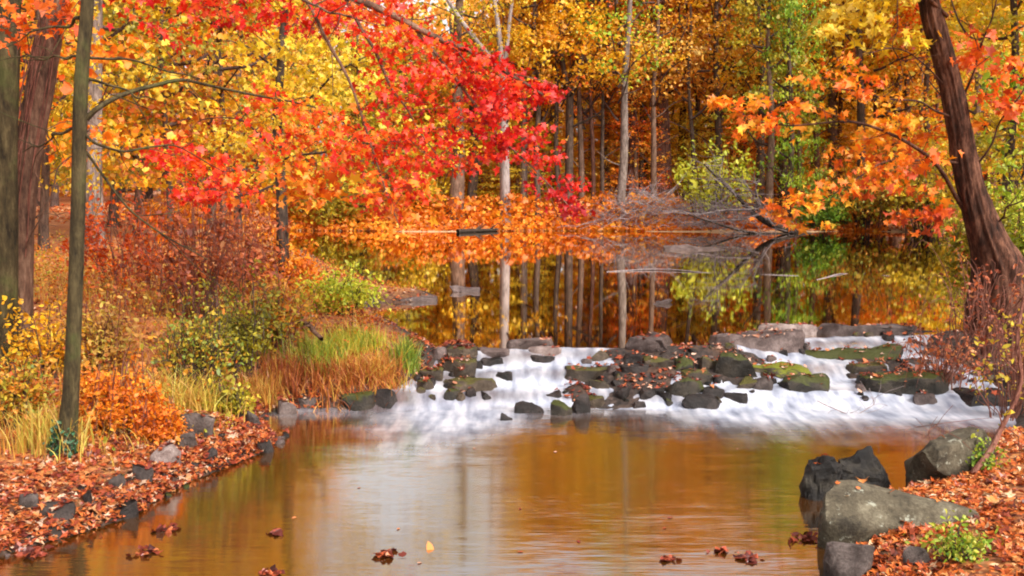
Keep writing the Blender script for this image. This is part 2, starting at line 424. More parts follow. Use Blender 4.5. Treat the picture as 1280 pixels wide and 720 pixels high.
def water_material(name):
    """tannin-brown water: 'calm' 0 = pool below the cascade, 1 = still pond; 'tone' = cover of white water"""
    m, nt, out = new_mat(name)
    pos = nd(nt, 'ShaderNodeNewGeometry').outputs['Position']
    at = nd(nt, 'ShaderNodeAttribute', attribute_name='tone'); ca = nd(nt, 'ShaderNodeAttribute', attribute_name='calm').outputs['Fac']
    # fine ripples whose crests run across the view: they draw reflections out along the flow
    rp = obj_noise(nt, 1.0, 3, .6, vec=pos, dim3=(5, 140, 1)).outputs[0]
    sw = obj_noise(nt, 1.0, 3, .5, vec=pos, dim3=(1.1, 5.5, 1)).outputs[0]
    inv = math_n(nt, 'SUBTRACT', 1.0, ca)
    sl = math_n(nt, 'ADD', math_n(nt, 'MULTIPLY', math_n(nt, 'SUBTRACT', rp, .5), math_n(nt, 'MULTIPLY_ADD', inv, .20, .007)),
                math_n(nt, 'MULTIPLY', math_n(nt, 'SUBTRACT', sw, .5), math_n(nt, 'MULTIPLY_ADD', inv, .06, .003)))
    nv = nd(nt, 'ShaderNodeCombineXYZ', {0: 0.0, 2: 1.0}); nt.links.new(sl, nv.inputs[1])
    nn = nd(nt, 'ShaderNodeVectorMath', {0: nv.outputs[0]}, operation='NORMALIZE').outputs[0]
    fr = nd(nt, 'ShaderNodeFresnel', {'IOR': 2.6})
    gl = nd(nt, 'ShaderNodeBsdfAnisotropic', {'Color': (1, .96, .90, 1), 'Normal': nn, 'Anisotropy': 0.0})
    nt.links.new(math_n(nt, 'MULTIPLY_ADD', ca, -.055, .075), gl.inputs['Roughness'])
    bd = nd(nt, 'ShaderNodeBsdfDiffuse', {'Color': mixc(nt, ca, (.066, .023, .003), (.030, .011, .003))})
    w = nd(nt, 'ShaderNodeMixShader', {0: math_n(nt, 'MULTIPLY', fr.outputs[0], 1.85, clamp=True), 1: bd.outputs[0], 2: gl.outputs[0]})
    n1 = obj_noise(nt, 1.0, 5, .6, vec=pos, dim3=(1.4, 2.4, 1))
    n2 = obj_noise(nt, 6.0, 3, .5, vec=pos, dim3=(1.7, .32, 1))
    n3 = obj_noise(nt, 4.0, 4, .55, vec=pos, dim3=(1.0, 1.0, 1))
    k = math_n(nt, 'ADD', math_n(nt, 'MULTIPLY', n1.outputs[0], .8), math_n(nt, 'MULTIPLY', n2.outputs[0], .2))
    cov = math_n(nt, 'ADD', math_n(nt, 'MULTIPLY', at.outputs['Fac'], 1.22), math_n(nt, 'MULTIPLY_ADD', k, 1.1, -.66), clamp=True)
    cov = math_n(nt, 'MULTIPLY', cov, math_n(nt, 'MINIMUM', math_n(nt, 'MULTIPLY', at.outputs['Fac'], 2.4), .95))
    wk = math_n(nt, 'ADD', math_n(nt, 'MULTIPLY', n2.outputs[0], .6), math_n(nt, 'MULTIPLY', n3.outputs[0], .4))
    wc = ramp(nt, wk, [(.33, (.14, .155, .21)), (.47, (.33, .35, .42)), (.60, (.56, .56, .61))])
    fb = nd(nt, 'ShaderNodeBump', {'Strength': .22, 'Distance': .05, 'Height': wk})
    fo = nd(nt, 'ShaderNodeBsdfPrincipled', {'Base Color': wc, 'Roughness': .4, 'Normal': fb.outputs[0]})
    mx = nd(nt, 'ShaderNodeMixShader', {0: cov, 1: w.outputs[0], 2: fo.outputs[0]})
    nt.links.new(mx.outputs[0], out.inputs[0]); return m

def gauss(x, y, cx, cy, sx, sy): return np.exp(-((x - cx) / sx) ** 2 - ((y - cy) / sy) ** 2)
def foam(x, y):
    t = tcas(x, y)
    c = sstep(-.12, .10, t) * (1 - sstep(.96, 1.06, t)) * (.50 + .50 * fbm(x * 1.6, y * 1.1, 51) + .28 * np.cos(t * 6.283 * 3 - .6))
    c = c * sstep(-1.45, -.85, x)
    below = np.clip(ytoe(x) - y, 0, 9)
    a = .88 * gauss(x, y, -.48, 9.45, .62, .60) + .50 * gauss(x, y, -.75, 8.7, .62, 1.1)
    b = (.72 * np.exp(-(below / .42) ** 2) * sstep(1.2, 2.2, x) + .40 * np.exp(-(below / 1.3) ** 2) * sstep(.2, 2.2, x)) * (y < 10.0)
    d = .32 * np.exp(-(below / .5) ** 2) * (y < 10)
    return np.clip(np.maximum.reduce([c, a * (y < 10.2), b, d]), 0, 1)
def wlevel(x, y):
    t = tcas(x, y); w = sstep(-.1, .1, t) * (1 - sstep(.95, 1.1, t))
    return level(x, y) + w * .05 * (fbm(x * 6, y * 4, 41) - .5)

M_WATER = water_material('tannin_water')
def calm(x, y): return sstep(.92, 1.12, tcas(x, y))
YB = 12.4
wx = axis(-14, -4, 5, 14, .05, 1.2)
def water_sheet(name, xs, ys, foamy=True):
    o = sheet(name, xs, ys, wlevel if foamy else (lambda x, y: np.zeros_like(x)), [M_WATER], foam if foamy else (lambda x, y: np.zeros_like(x)))
    X, Y = np.meshgrid(xs, ys); a = o.data.attributes.new('calm', 'FLOAT', 'POINT')
    a.data.foreach_set('value', (calm(X, Y) if foamy else np.ones_like(X)).astype(np.float32).ravel())
water_sheet('stream', wx, axis(-6, 5, 9.2, 9.2, .05, 1.2))      # pool, cascade and pond meet edge to edge at y = 9.2 and y = 12.4
water_sheet('cascade_water', wx, np.linspace(9.2, YB, 120))
water_sheet('pond', axis(-30, -4, 5, 45, .06, 1.2), np.array([YB, 14, 18, 24, 30, 36, 42, 44.]), False)

# ------------------------------------------------------------------ rocks
ROCK_V, ROCK_F, ROCK_N = [], [], 0
ROCK_O = []
def rock_mesh(name, dims, seed, mat, cuts=3, pts=None, flat=.0, rough=.06, jag=False):
    g = np.random.default_rng(seed); bm = bmesh.new()
    if pts is None:
        n = 17 if jag else (24 if flat >= .4 else 15); q = g.normal(0, 1, (n, 3)); q /= np.linalg.norm(q, axis=1)[:, None]
        q = np.sign(q) * np.abs(q) ** (.55 if flat >= .4 else .68)
        q *= g.uniform(.82, 1.08, (n, 1))
        q[:, 2] = np.clip(q[:, 2], -.6, 1 - flat) 
        q /= np.array([np.abs(q[:, 0]).max(), np.abs(q[:, 1]).max(), q[:, 2].max()])
        q *= np.array([dims[0] / 2, dims[1] / 2, dims[2]])
        pts = q
    for p in pts: bm.verts.new(p)
    r = bmesh.ops.convex_hull(bm, input=bm.verts)
    junk = [e for e in set(r['geom_interior'] + r['geom_unused']) if isinstance(e, bmesh.types.BMVert)]
    bmesh.ops.delete(bm, geom=junk, context='VERTS')
    bmesh.ops.subdivide_edges(bm, edges=bm.edges[:], cuts=cuts, use_grid_fill=True)
    bmesh.ops.triangulate(bm, faces=bm.faces[:])
    for _ in range(0 if jag else 1): bmesh.ops.smooth_vert(bm, verts=bm.verts[:], factor=.4, use_axis_x=True, use_axis_y=True, use_axis_z=True)
    bm.normal_update()
    sz = (dims[0] + dims[1] + dims[2]) / 3
    from mathutils import noise
    off = Vector(g.uniform(-50, 50, 3))
    for v in bm.verts:
        p = v.co / sz
        d = noise.fractal(p * 2.2 + off, 1, 2, 4) * rough + abs(noise.fractal(p * 5 + off, 1, 2, 3)) * rough * -.6
        v.co += v.normal * d * sz
    me = bpy.data.meshes.new(name); bm.to_mesh(me); bm.free()
    me.polygons.foreach_set('use_smooth', np.ones(len(me.polygons), bool))
    try: me.set_sharp_from_angle(angle=math.radians(16 if jag else 34))
    except Exception: pass
    me.materials.append(mat); return me

def put_rock(me, loc, rz, label, name='rock', group=None, cat='rock', tilt=(0, 0), sc=1.0):
    global ROCK_N
    o = bpy.data.objects.new(name, me); COL.objects.link(o)
    o.location = tuple(loc); o.rotation_euler = (tilt[0], tilt[1], rz); o.scale = (sc, sc, sc)
    tag(o, label, cat, group)
    M = Matrix.Translation(Vector(loc)) @ o.rotation_euler.to_matrix().to_4x4() @ Matrix.Scale(sc, 4)
    nv = np.empty(len(me.vertices) * 3); me.vertices.foreach_get('co', nv); nv = nv.reshape(-1, 3)
    A = np.array(M); w = nv @ A[:3, :3].T + A[:3, 3]
    fi = np.empty(len(me.polygons) * 3, np.int32); me.polygons.foreach_get('vertices', fi)
    ROCK_O.append(o)
    ROCK_V.append(w); ROCK_F.append(fi.reshape(-1, 3) + ROCK_N); ROCK_N += len(w)
    return o

ROCKS = [  # x0, y0, x1, y1 as seen, stone kind, flatness, label
    (554, 450, 596, 480, 'brown', .35, 'angular brown boulder with flat mossy top beside the left chute'),
    (598, 436, 635, 450, 'slab', .4, 'grey stone carrying brown leaves at the left lip of the cascade'),
    (600, 447, 634, 459, 'wet', .4, 'dark wet slab under the leaf-topped grey stone at the left lip'),
    (545, 474, 618, 491, 'brown', .5, 'long low brown slab reaching into the left white chute'),
    (520, 459, 553, 479, 'brown', .2, 'brown boulder between the green grass tussock and the angular mossy-topped boulder'),
    (522, 477, 548, 493, 'brown', .1, 'small rounded olive boulder below the grass tussock at the chute'),
    (552, 489, 579, 502, 'wetmoss', .2, 'lone rounded dark stone at the foot of the long brown slab'),
    (592, 490, 616, 502, 'wet', .3, 'small dark stone with red leaves alone in the left chute'),
    (619, 467, 640, 476, 'wet', .4, 'half-drowned grey stone midway down the left chute'),
    (664, 434, 701, 448, 'pale', .4, 'pale tan flat stone in the middle of the cascade lip'),
    (660, 446, 692, 455, 'wet', .5, 'thin dark wet stone just below the pale tan lip stone'),
    (634, 425, 692, 436, 'slab', .6, 'low leaf-strewn slab in the pond just above the lip'),
    (536, 432, 562, 451, 'slab', .2, 'purplish boulder at the pond corner right of the grass tussock'),
    (560, 434, 594, 447, 'brown', .4, 'flat olive-brown stone at the pond edge above the left chute'),
    (677, 490, 704, 501, 'wet', .2, 'smooth black oval stone in foam above the blocky black stone'),
    (644, 505, 681, 520, 'wet', .3, 'blocky black stone at the cascade foot, left of the upright one'),
    (624, 519, 641, 528, 'wet', .1, 'tiny pointed black stone standing out in the calm pool'),
    (713, 491, 738, 521, 'wet', .0, 'upright black stone at the middle foot of the cascade'),
    (685, 504, 715, 523, 'wetmoss', .1, 'dark stone leaning between the blocky and the upright black stones'),
    (733, 497, 758, 510, 'brown', .3, 'brown stone behind and right of the upright black stone'),
    (738, 438, 760, 456, 'brown', .0, 'round brown stone amid red leaves on the central bar'),
    (706, 459, 766, 480, 'brown', .5, 'broad olive slab at the left edge of the central rubble bar'),
    (785, 415, 848, 446, 'slab', .3, 'large purple-grey boulder rising from the middle of the cascade lip'),
    (780, 442, 808, 457, 'wet', .4, 'dark flat-topped stone below the large purple-grey boulder'),
    (778, 456, 809, 470, 'wet', .4, 'low black stone at the heart of the central rubble bar'),
    (807, 444, 843, 463, 'brown', .2, 'wedge-shaped brown stone right below the large purple-grey boulder'),
    (842, 447, 868, 469, 'wetmoss', .1, 'rounded olive mossy stone right of the wedge-shaped brown stone'),
    (851, 461, 892, 483, 'brown', .1, 'tan-brown hump between the olive mossy and the black mossy boulders'),
    (831, 473, 886, 503, 'wetmoss', .1, 'dark mossy boulder topping the pile at the bar foot'),
    (854, 496, 899, 516, 'wet', .2, 'crumpled purple-black rock at the water line below the dark mossy boulder'),
    (878, 484, 911, 501, 'wet', .2, 'smooth dark grey rock right of the dark mossy boulder pile'),
    (905, 494, 934, 503, 'wet', .5, 'low drowned black stone trailing right of the pile into foam'),
    (770, 486, 788, 502, 'wet', .1, 'small black stone left of the gap at the bar foot'),
    (799, 487, 821, 502, 'wet', .2, 'small purple-black stone right of the gap at the bar foot'),
    (738, 477, 760, 488, 'brown', .3, 'low brown stone just under the broad olive slab'),
    (788, 504, 807, 512, 'wet', .3, 'tiny flat black stone out in foam below the bar'),
    (821, 491, 842, 507, 'wet', .1, 'black stone at the left shoulder of the dark mossy pile'),
    (895, 441, 951, 477, 'wetmoss', .2, 'big black mossy boulder left of the bright green one'),
    (947, 456, 1025, 477, 'bright', .4, 'long slab covered in bright yellow-green moss'),
    (944, 472, 968, 489, 'dry', .1, 'small pointed grey stone leaning under the bright green slab'),
    (985, 469, 1041, 498, 'wetmoss', .2, 'dark split boulder below the bright green slab'),
    (956, 404, 1022, 421, 'pale', .5, 'pale pinkish slab standing in the pond at the right lip'),
    (890, 416, 1004, 443, 'slab', .6, 'wide flat brown ledge overhanging the middle of the lip'),
    (982, 430, 1132, 458, 'wetmoss', .6, 'long mossy ledge under the right-hand white spill'),
    (1027, 406, 1140, 420, 'slab', .6, 'flat leaf-strewn slab along the pond edge at right'),
    (877, 445, 904, 468, 'brown', .1, 'brown boulder leaning on the left of the big black mossy one'),
    (920, 473, 948, 487, 'brown', .3, 'flat brown stone in front of the big black mossy boulder'),
    (1078, 466, 1202, 499, 'wetmoss', .5, 'long dark ledge with green patches under the right bramble'),
    (1145, 494, 1173, 508, 'slab', .4, 'small purple stone in foam below the long dark ledge'),
    (1205, 486, 1276, 512, 'wet', .4, 'black rock shelf at the right bank behind the leaning stem'),
    (1062, 455, 1110, 470, 'brown', .5, 'brown shelf between the two long mossy ledges'),
    (214, 516, 271, 549, 'dry', .3, 'dark slab tilting out of the left bank below the orange ferns'),
    (180, 556, 227, 586, 'pale', .2, 'pale grey boulder on the leafy left bank'),
    (157, 585, 190, 608, 'wet', .1, 'black rounded stone below the pale grey bank boulder'),
    (130, 598, 157, 615, 'dry', .3, 'flat grey stone sunk in leaves left of the black rounded one'),
    (43, 633, 96, 658, 'dry', .4, 'flat olive-grey slab lowest on the left bank'),
    (140, 632, 173, 652, 'wet', .2, 'dark pointed stone at the waterline right of the lowest slab'),
    (100, 620, 118, 635, 'wet', .1, 'small black stone in leaves above the lowest slab'),
    (303, 516, 328, 535, 'dry', .2, 'grey rounded stone at the tip of the left spit'),
    (316, 553, 343, 569, 'wet', .2, 'dark wet stone in the water off the left spit'),
    (217, 543, 247, 564, 'dry', .1, 'mossy grey stone just below the tilted dark slab'),
    (248, 563, 271, 579, 'wet', .2, 'small black stone among leaves at the left waterline'),
    (18, 623, 46, 640, 'dry', .3, 'small grey stone at far left of the leafy bank'),
    (427, 488, 465, 518, 'wetmoss', .1, 'black mossy boulder in the water below the grass tussocks'),
    (343, 504, 369, 522, 'pale', .3, 'pale flat stone at the water under the left shrubs'),
    (463, 488, 492, 515, 'wet', .2, 'dark red-brown stone right of the black mossy boulder'),
    (370, 498, 402, 514, 'dry', .4, 'flat purplish stone on the leafy shore under the shrubs'),
    (558, 357, 599, 367, 'slab', .2, 'purple-grey humped rock alone in the left of the pond'),
    (834, 306, 924, 315, 'slab', .3, 'pale mauve rock mound in the pond near the fallen tree'),
    (814, 374, 846, 381, 'slab', .1, 'small dark rock with pale streaks in the middle of the pond'),
    (488, 370, 545, 377, 'slab', .7, 'pale flat stone on the spit at the left pond shore'),
    (755, 262, 777, 277, 'wet', .1, 'black rounded rock on the far shore by the orange undergrowth'),
    (1000, 577, 1062, 632, 'black', .0, 'jagged black rock in the water behind the large pale boulder', 1.5),
    (1050, 561, 1120, 622, 'black', .0, 'jagged dark rock with lichen top behind the large pale boulder', 1.6),
    (1040, 680, 1114, 728, 'dry', .15, 'purple-grey rock at bottom right below the large pale boulder'),
    (1157, 541, 1277, 608, 'boulder', .1, 'rounded olive mossy boulder behind the leaning stem at right'),
    (1130, 690, 1168, 716, 'dry', .3, 'small grey stone sunk in the right leaf litter'),
]
for k, (x0, y0, x1, y1, kd, flat, lab, *hm) in enumerate(ROCKS):
    w_px, h_px, cx = x1 - x0, y1 - y0, (x0 + x1) / 2
    p = hit(cx, y1 - h_px * .12); D = p[1]
    w = w_px / F * D * (1.0 if hm else 1.22 if 9.4 < D < 12.2 else 1.1); apparent = h_px / F * D
    s = (CAMZ - p[2]) / D
    dep = min(w * .75, apparent / s * .55 if s > .05 else w)
    if 9.4 < D < 12.2 and 520 < cx < 1210: dep = min(dep, apparent / (s + .25) * .85)      # rocks stepping up the cascade
    if D < 9.0 and cx < 400: w *= .85; dep *= .85; apparent *= .85
    dep = max(dep, w * .22)
    h = max(CAMZ - (y0 - HOR) / F * (D + dep * (.85 if flat >= .3 else .65)) * CP - (p[2] - .02), .30 * apparent, .02)
    big = w_px > 60
    me = rock_mesh('rock', (w, dep, h), 100 + k, RK[kd], cuts=(6 if hm else 6) if big else 4, flat=flat, rough=.17 if hm else .075, jag=bool(hm))
    g = random.Random(k)
    put_rock(me, (p[0], p[1] + dep * .42, p[2] - .02), 0 if w_px > 40 else g.uniform(-.4, .4), lab,
             name='boulder' if big else 'rock', cat='boulder' if big else 'rock', tilt=(g.uniform(-.06, .06), g.uniform(-.06, .06)))

# the large pale boulder at lower right: sculpted from its own corner points
bp_ = at_z(1125, 672, -.30); s_ = bp_[1] / F
def bl(dx, up, back): return (dx * s_, back, up * s_ - .34 * back)
pts = [bl(-93, 20, .0), bl(-52, 4, -.04), bl(0, 6, -.05), bl(58, 16, -.02), bl(108, 28, .02), bl(-88, 58, .12), bl(-66, 77, .24), bl(-34, 79, .36), bl(14, 66, .52), bl(66, 54, .60), bl(106, 46, .50), bl(114, 34, .30),
       bl(-97, -4, .06), bl(-94, -46, .10), bl(-58, -52, .02), bl(-30, -40, .06), bl(40, -30, .06), bl(105, -20, .10), bl(-60, 10, .7), bl(60, 0, .7), bl(110, 0, .6)]
put_rock(rock_mesh('boulder', (1.0, .7, .5), 77, RK['boulder'], cuts=7, pts=np.array(pts), rough=.035), (bp_[0], bp_[1] + .05, -.30), 0,
         'large pale lichen-spotted boulder at lower right in front of the black rocks', name='boulder', cat='boulder')

# small wet stones filling the cascade, and pebbles along the left waterline
proto = [rock_mesh('stone', (1, .8, .5), 500 + k, RK[kd], cuts=2, flat=.2) for k, kd in enumerate(['wet', 'wet', 'wetmoss', 'brown', 'slab', 'wet'])]
g = random.Random(5)
ZONES = [((700, 452, 900, 505), 30), ((860, 428, 1010, 470), 24), ((520, 440, 600, 500), 22), ((1070, 415, 1250, 500), 34), ((930, 470, 1040, 490), 8)]
for (x0, y0, x1, y1), n in ZONES:
    for _ in range(n):
        p = hit(g.uniform(x0, x1), g.uniform(y0, y1)); w = g.uniform(.05, .15)
        put_rock(g.choice(proto), (p[0], p[1], p[2] - w * .1), g.uniform(0, 6.28), 'small wet stone wedged among the larger rocks of the cascade',
                 name='stone', cat='stone', group='small stones of the cascade', sc=w)
for _ in range(60):
    k = g.randrange(2, 12); (ax, ay), (bx, by) = SHORE[k], SHORE[k + 1]; t = g.random()
    x, y = ax + (bx - ax) * t - g.uniform(-.10, .28), ay + (by - ay) * t + g.uniform(-.05, .25); w = g.uniform(.035, .10)
    put_rock(g.choice(proto), (x, y, max(tz(x, y), POOL) - w * .08), g.uniform(0, 6.28), 'little dark stone half buried in leaves along the left waterline',
             name='stone', cat='stone', group='little stones along the left waterline', sc=w)

SKIP, k_ = {}, 0          # faces of rocks that carry few or no leaves
for o_, f_ in zip([o for o in ROCK_O], ROCK_F):
    if o_['category'] == 'boulder' and any(q in o_['label'] for q in ('large pale', 'jagged', 'rounded olive mossy')):
        for q in range(len(f_)): SKIP[k_ + q] = .97
    k_ += len(f_)
BVH = BVHTree.FromPolygons([Vector(v) for v in np.concatenate(ROCK_V)], [tuple(int(i) for i in f) for f in np.concatenate(ROCK_F)])
def drop(x, y):
    r = BVH.ray_cast(Vector((x, y, 3)), Vector((0, 0, -1)))
    t = tz_cached(x, y)
    if r[0] is not None and r[0].z > t: return r[0].z, r[1]
    return t, Vector((0, 0, 1))
def tz_cached(x, y): return tz(x, y)

# ------------------------------------------------------------------ fallen leaves (nobody could count them)
def litter(name, xy, size, tone, mat, label, rocks=False, shape=OVAL, lift=.008, up=1.6, wet=None):
    x, y = xy[:, 0], xy[:, 1]; z = terrain(x, y)
    ok = (z > level(x, y) + .004) & (RNG.random(len(x)) < .18 + .82 * sstep(.30, .52, fbm(x * 2.6, y * 2.6, 57)))
    if rocks:
        zz = z.copy()
        for i in range(len(x)):
            r = BVH.ray_cast(Vector((x[i], y[i], 3)), Vector((0, 0, -1)))
            if r[0] is not None and r[0].z > z[i]:
                if not (r[2] in SKIP and RNG.random() < SKIP[r[2]]) and r[1].z > .75 and r[0].z > level(x[i:i + 1], y[i:i + 1])[0] + .02: zz[i] = r[0].z; ok[i] = RNG.random() < .55
                else: ok[i] = False
        z = zz
    if wet is not None: ok |= wet & (z > level(x, y) - .012); z = np.maximum(z, level(x, y) + .002)
    x, y, z = x[ok], y[ok], z[ok]
    mb = MB(); pos = np.stack([x, y, z + lift + RNG.uniform(0, .012, len(x))], 1)
    tn = np.broadcast_to(tone, (len(ok),))[ok] if np.ndim(tone) else tone
    tn = np.clip(RNG.normal(.52, .28, len(x)) + (fbm(x * 1.5, y * 1.5, 60) - .5) * .5, 0, 1) if tn is None or np.ndim(tn) == 0 else tn
    h = RNG.random(len(pos)) < .55
    leaves(mb, pos[h], size * 1.1, tn[h], shape=MAPLE if shape is CLUMP else shape, up=up, curl=1.0); leaves(mb, pos[~h], size, tn[~h], shape=OVAL if shape is CLUMP else shape, up=up, curl=1.0)
    o = mb.build(name, [LEAFM[mat]]); tag(o, label, 'leaves', kind='stuff'); return o

def rnd_box(n, x0, x1, y0, y1): return np.stack([RNG.uniform(x0, x1, n), RNG.uniform(y0, y1, n)], 1)
def pts_px(n, x0, y0, x1, y1, z):
    u, v = RNG.uniform(x0, x1, n), RNG.uniform(y0, y1, n)
    a = np.array([at_z(p, q, z)[:2] for p, q in zip(u, v)]); return a
lx = np.concatenate([rnd_box(42000, -5.5, -1.2, 5.0, 9.6), rnd_box(15000, -9, -.6, 9.2, 16), rnd_box(9000, -12, -1.5, 16, 26)])
sx = []
for k in range(1, 11):
    (ax, ay), (bx, by) = SHORE[k], SHORE[k + 1]; L = math.hypot(bx - ax, by - ay); q = RNG.random(int(900 * L))
    sx.append(np.stack([ax + (bx - ax) * q + RNG.normal(-.06, .10, len(q)), ay + (by - ay) * q + RNG.normal(.05, .10, len(q))], 1))
sx = np.concatenate(sx); wet_ = np.concatenate([np.zeros(len(lx), bool), np.ones(len(sx), bool)]); lx = np.concatenate([lx, sx])
litter('fallen_leaves', lx, .040, None, 'litter', 'red-brown fallen leaves carpeting the left bank', rocks=True, shape=CLUMP, wet=wet_)
rx = rnd_box(26000, 1.5, 4.2, 4.6, 8.6)
litter('fallen_leaves', rx, .042, None, 'litter_bright', 'bright orange fallen leaves covering the lower right bank', rocks=True, shape=CLUMP)
rx = np.concatenate([rnd_box(2600, .3, 3.6, 9.8, 12.0), rnd_box(2600, 3.2, 6.5, 9.6, 12.2), rnd_box(700, -1.1, -.4, 9.8, 11.2)])
litter('fallen_leaves', rx, .046, None, 'litter_dark', 'red-brown leaves caught between the cascade rocks', rocks=True, shape=CLUMP)
fx = rnd_box(26000, -24, 26, 38, 60)
litter('fallen_leaves', fx, .16, None, 'litter_bright', 'orange fallen leaves on the far shore under the trees', shape=KITE)

# ------------------------------------------------------------------ trees
def spray_leaves(mb, c, R, n, size, tone, g, shape=MAPLE, flat=.35, up=.45, droop=.5, tvar=.13):
    p = g.normal(0, 1, (n, 3)) * np.array([R, R, R * flat]) * .55 + np.asarray(c)
    leaves(mb, p, size, np.clip(tone + g.normal(0, tvar, n), 0, 1), shape, up=up, g=g, droop=droop)

def join_twigs(mb, nodes, centres, g, r=.006, mat=1, every=1, sag=.06, sides=4, low=True):
    """grow twigs: each leaf spray joins the nearest wood, and later sprays may join earlier twigs"""
    nodes = np.asarray(nodes, float); cs = np.asarray(centres)[::every]
    d0 = np.array([np.linalg.norm(nodes - c, axis=1).min() for c in cs])
    buf = np.empty((len(nodes) + 4 * len(cs), 3)); n0 = len(nodes); buf[:n0] = nodes
    pen = np.zeros(len(buf))
    for c in cs[np.argsort(d0)]:
        d = np.linalg.norm(buf[:n0] - c, axis=1) + pen[:n0]
        if low: d = d + np.maximum(0, buf[:n0, 2] - c[2]) * .6
        k = int(np.argmin(d)); a = buf[k].copy(); pen[k] += .12
        L = np.linalg.norm(c - a)
        m = (a + c) / 2 + g.normal(0, .12, 3) * L + np.array([0, 0, sag * L])
        p = catmull([a, m, c], 6)
        tube(mb, p, np.linspace(r * min(1, .35 + .5 * L), r * .25, 6), sides, mat)
        buf[n0:n0 + 4] = p[2:]; n0 += 4

# shared crowns of the wood on the far shore (local: base of trunk at 0, about 16 m tall)
def crown_proto(seed, H, lo, R, nsp, per, size, bark, shape=CLUMP, limbs=16, sparse=.0):
    g = np.random.default_rng(seed); mb = MB(); nodes = []
    for k in range(limbs):
        z0 = lo * .8 + (H * .9 - lo * .8) * (k / limbs) ** .9; a = g.uniform(0, 6.28)
        Lr = R * (1 - .5 * (z0 / H)) * g.uniform(.6, 1.1)
        p0 = np.array([0, 0, z0]); p2 = np.array([math.cos(a) * Lr, math.sin(a) * Lr, z0 + Lr * g.uniform(.35, 1.0)])
        p1 = (p0 + p2) / 2 + np.array([0, 0, -.12 * Lr]) + g.normal(0, .15, 3)
        pth = wob([p0, p1, p2], 9, .12, g); tube(mb, pth, np.linspace(.055, .012, 9), 4, 1); nodes += list(pth[1:])
    nodes.append(np.array([0, 0, H])); nodes += [np.array([0, 0, z]) for z in np.linspace(lo, H, 12)]
    cs = []
    for k in range(nsp):
        z = lo + (H - lo) * g.uniform(0, 1) ** .80; a = g.uniform(0, 6.28); rr = R * math.sqrt(g.uniform(.02, 1)) * (1 - .45 * max(0, (z - lo) / (H - lo)))
        cs.append(np.array([math.cos(a) * rr, math.sin(a) * rr, z]))
    cs = np.array(cs)
    join_twigs(mb, nodes, cs, g, r=.010, every=2, sides=3)
    for c in cs:
        t = .55 + .35 * (vnoise(np.array([c[0] * .7 + seed]), np.array([c[2] * .7]), seed)[0] - .5) * 2
        spray_leaves(mb, c, g.uniform(.35, .85), int(per * g.uniform(.5, 1.4)), size, t, g, shape, flat=.35, up=.5, droop=.3)
    return mb.mesh('crown', [LEAFM['gold'], BK[bark]])

CR = {
    'gold': crown_proto(1, 13.5, 5.0, 2.7, 160, 34, .125, 'dark'),
    'golddense': crown_proto(2, 14, 5.0, 2.7, 210, 38, .13, 'dark'),
    'peach': crown_proto(3, 14, 4.8, 2.9, 160, 32, .11, 'dark'),
    'airy': crown_proto(4, 13.5, 5.0, 2.2, 75, 24, .11, 'twig'),
    'low': crown_proto(5, 12.5, 1.5, 2.6, 220, 34, .115, 'twig'),
    'short': crown_proto(6, 8.2, 2.6, 2.0, 100, 28, .11, 'twig'),
}
CH = {'gold': 13.5, 'golddense': 14, 'peach': 14, 'airy': 13.5, 'low': 12.5, 'short': 8.2}

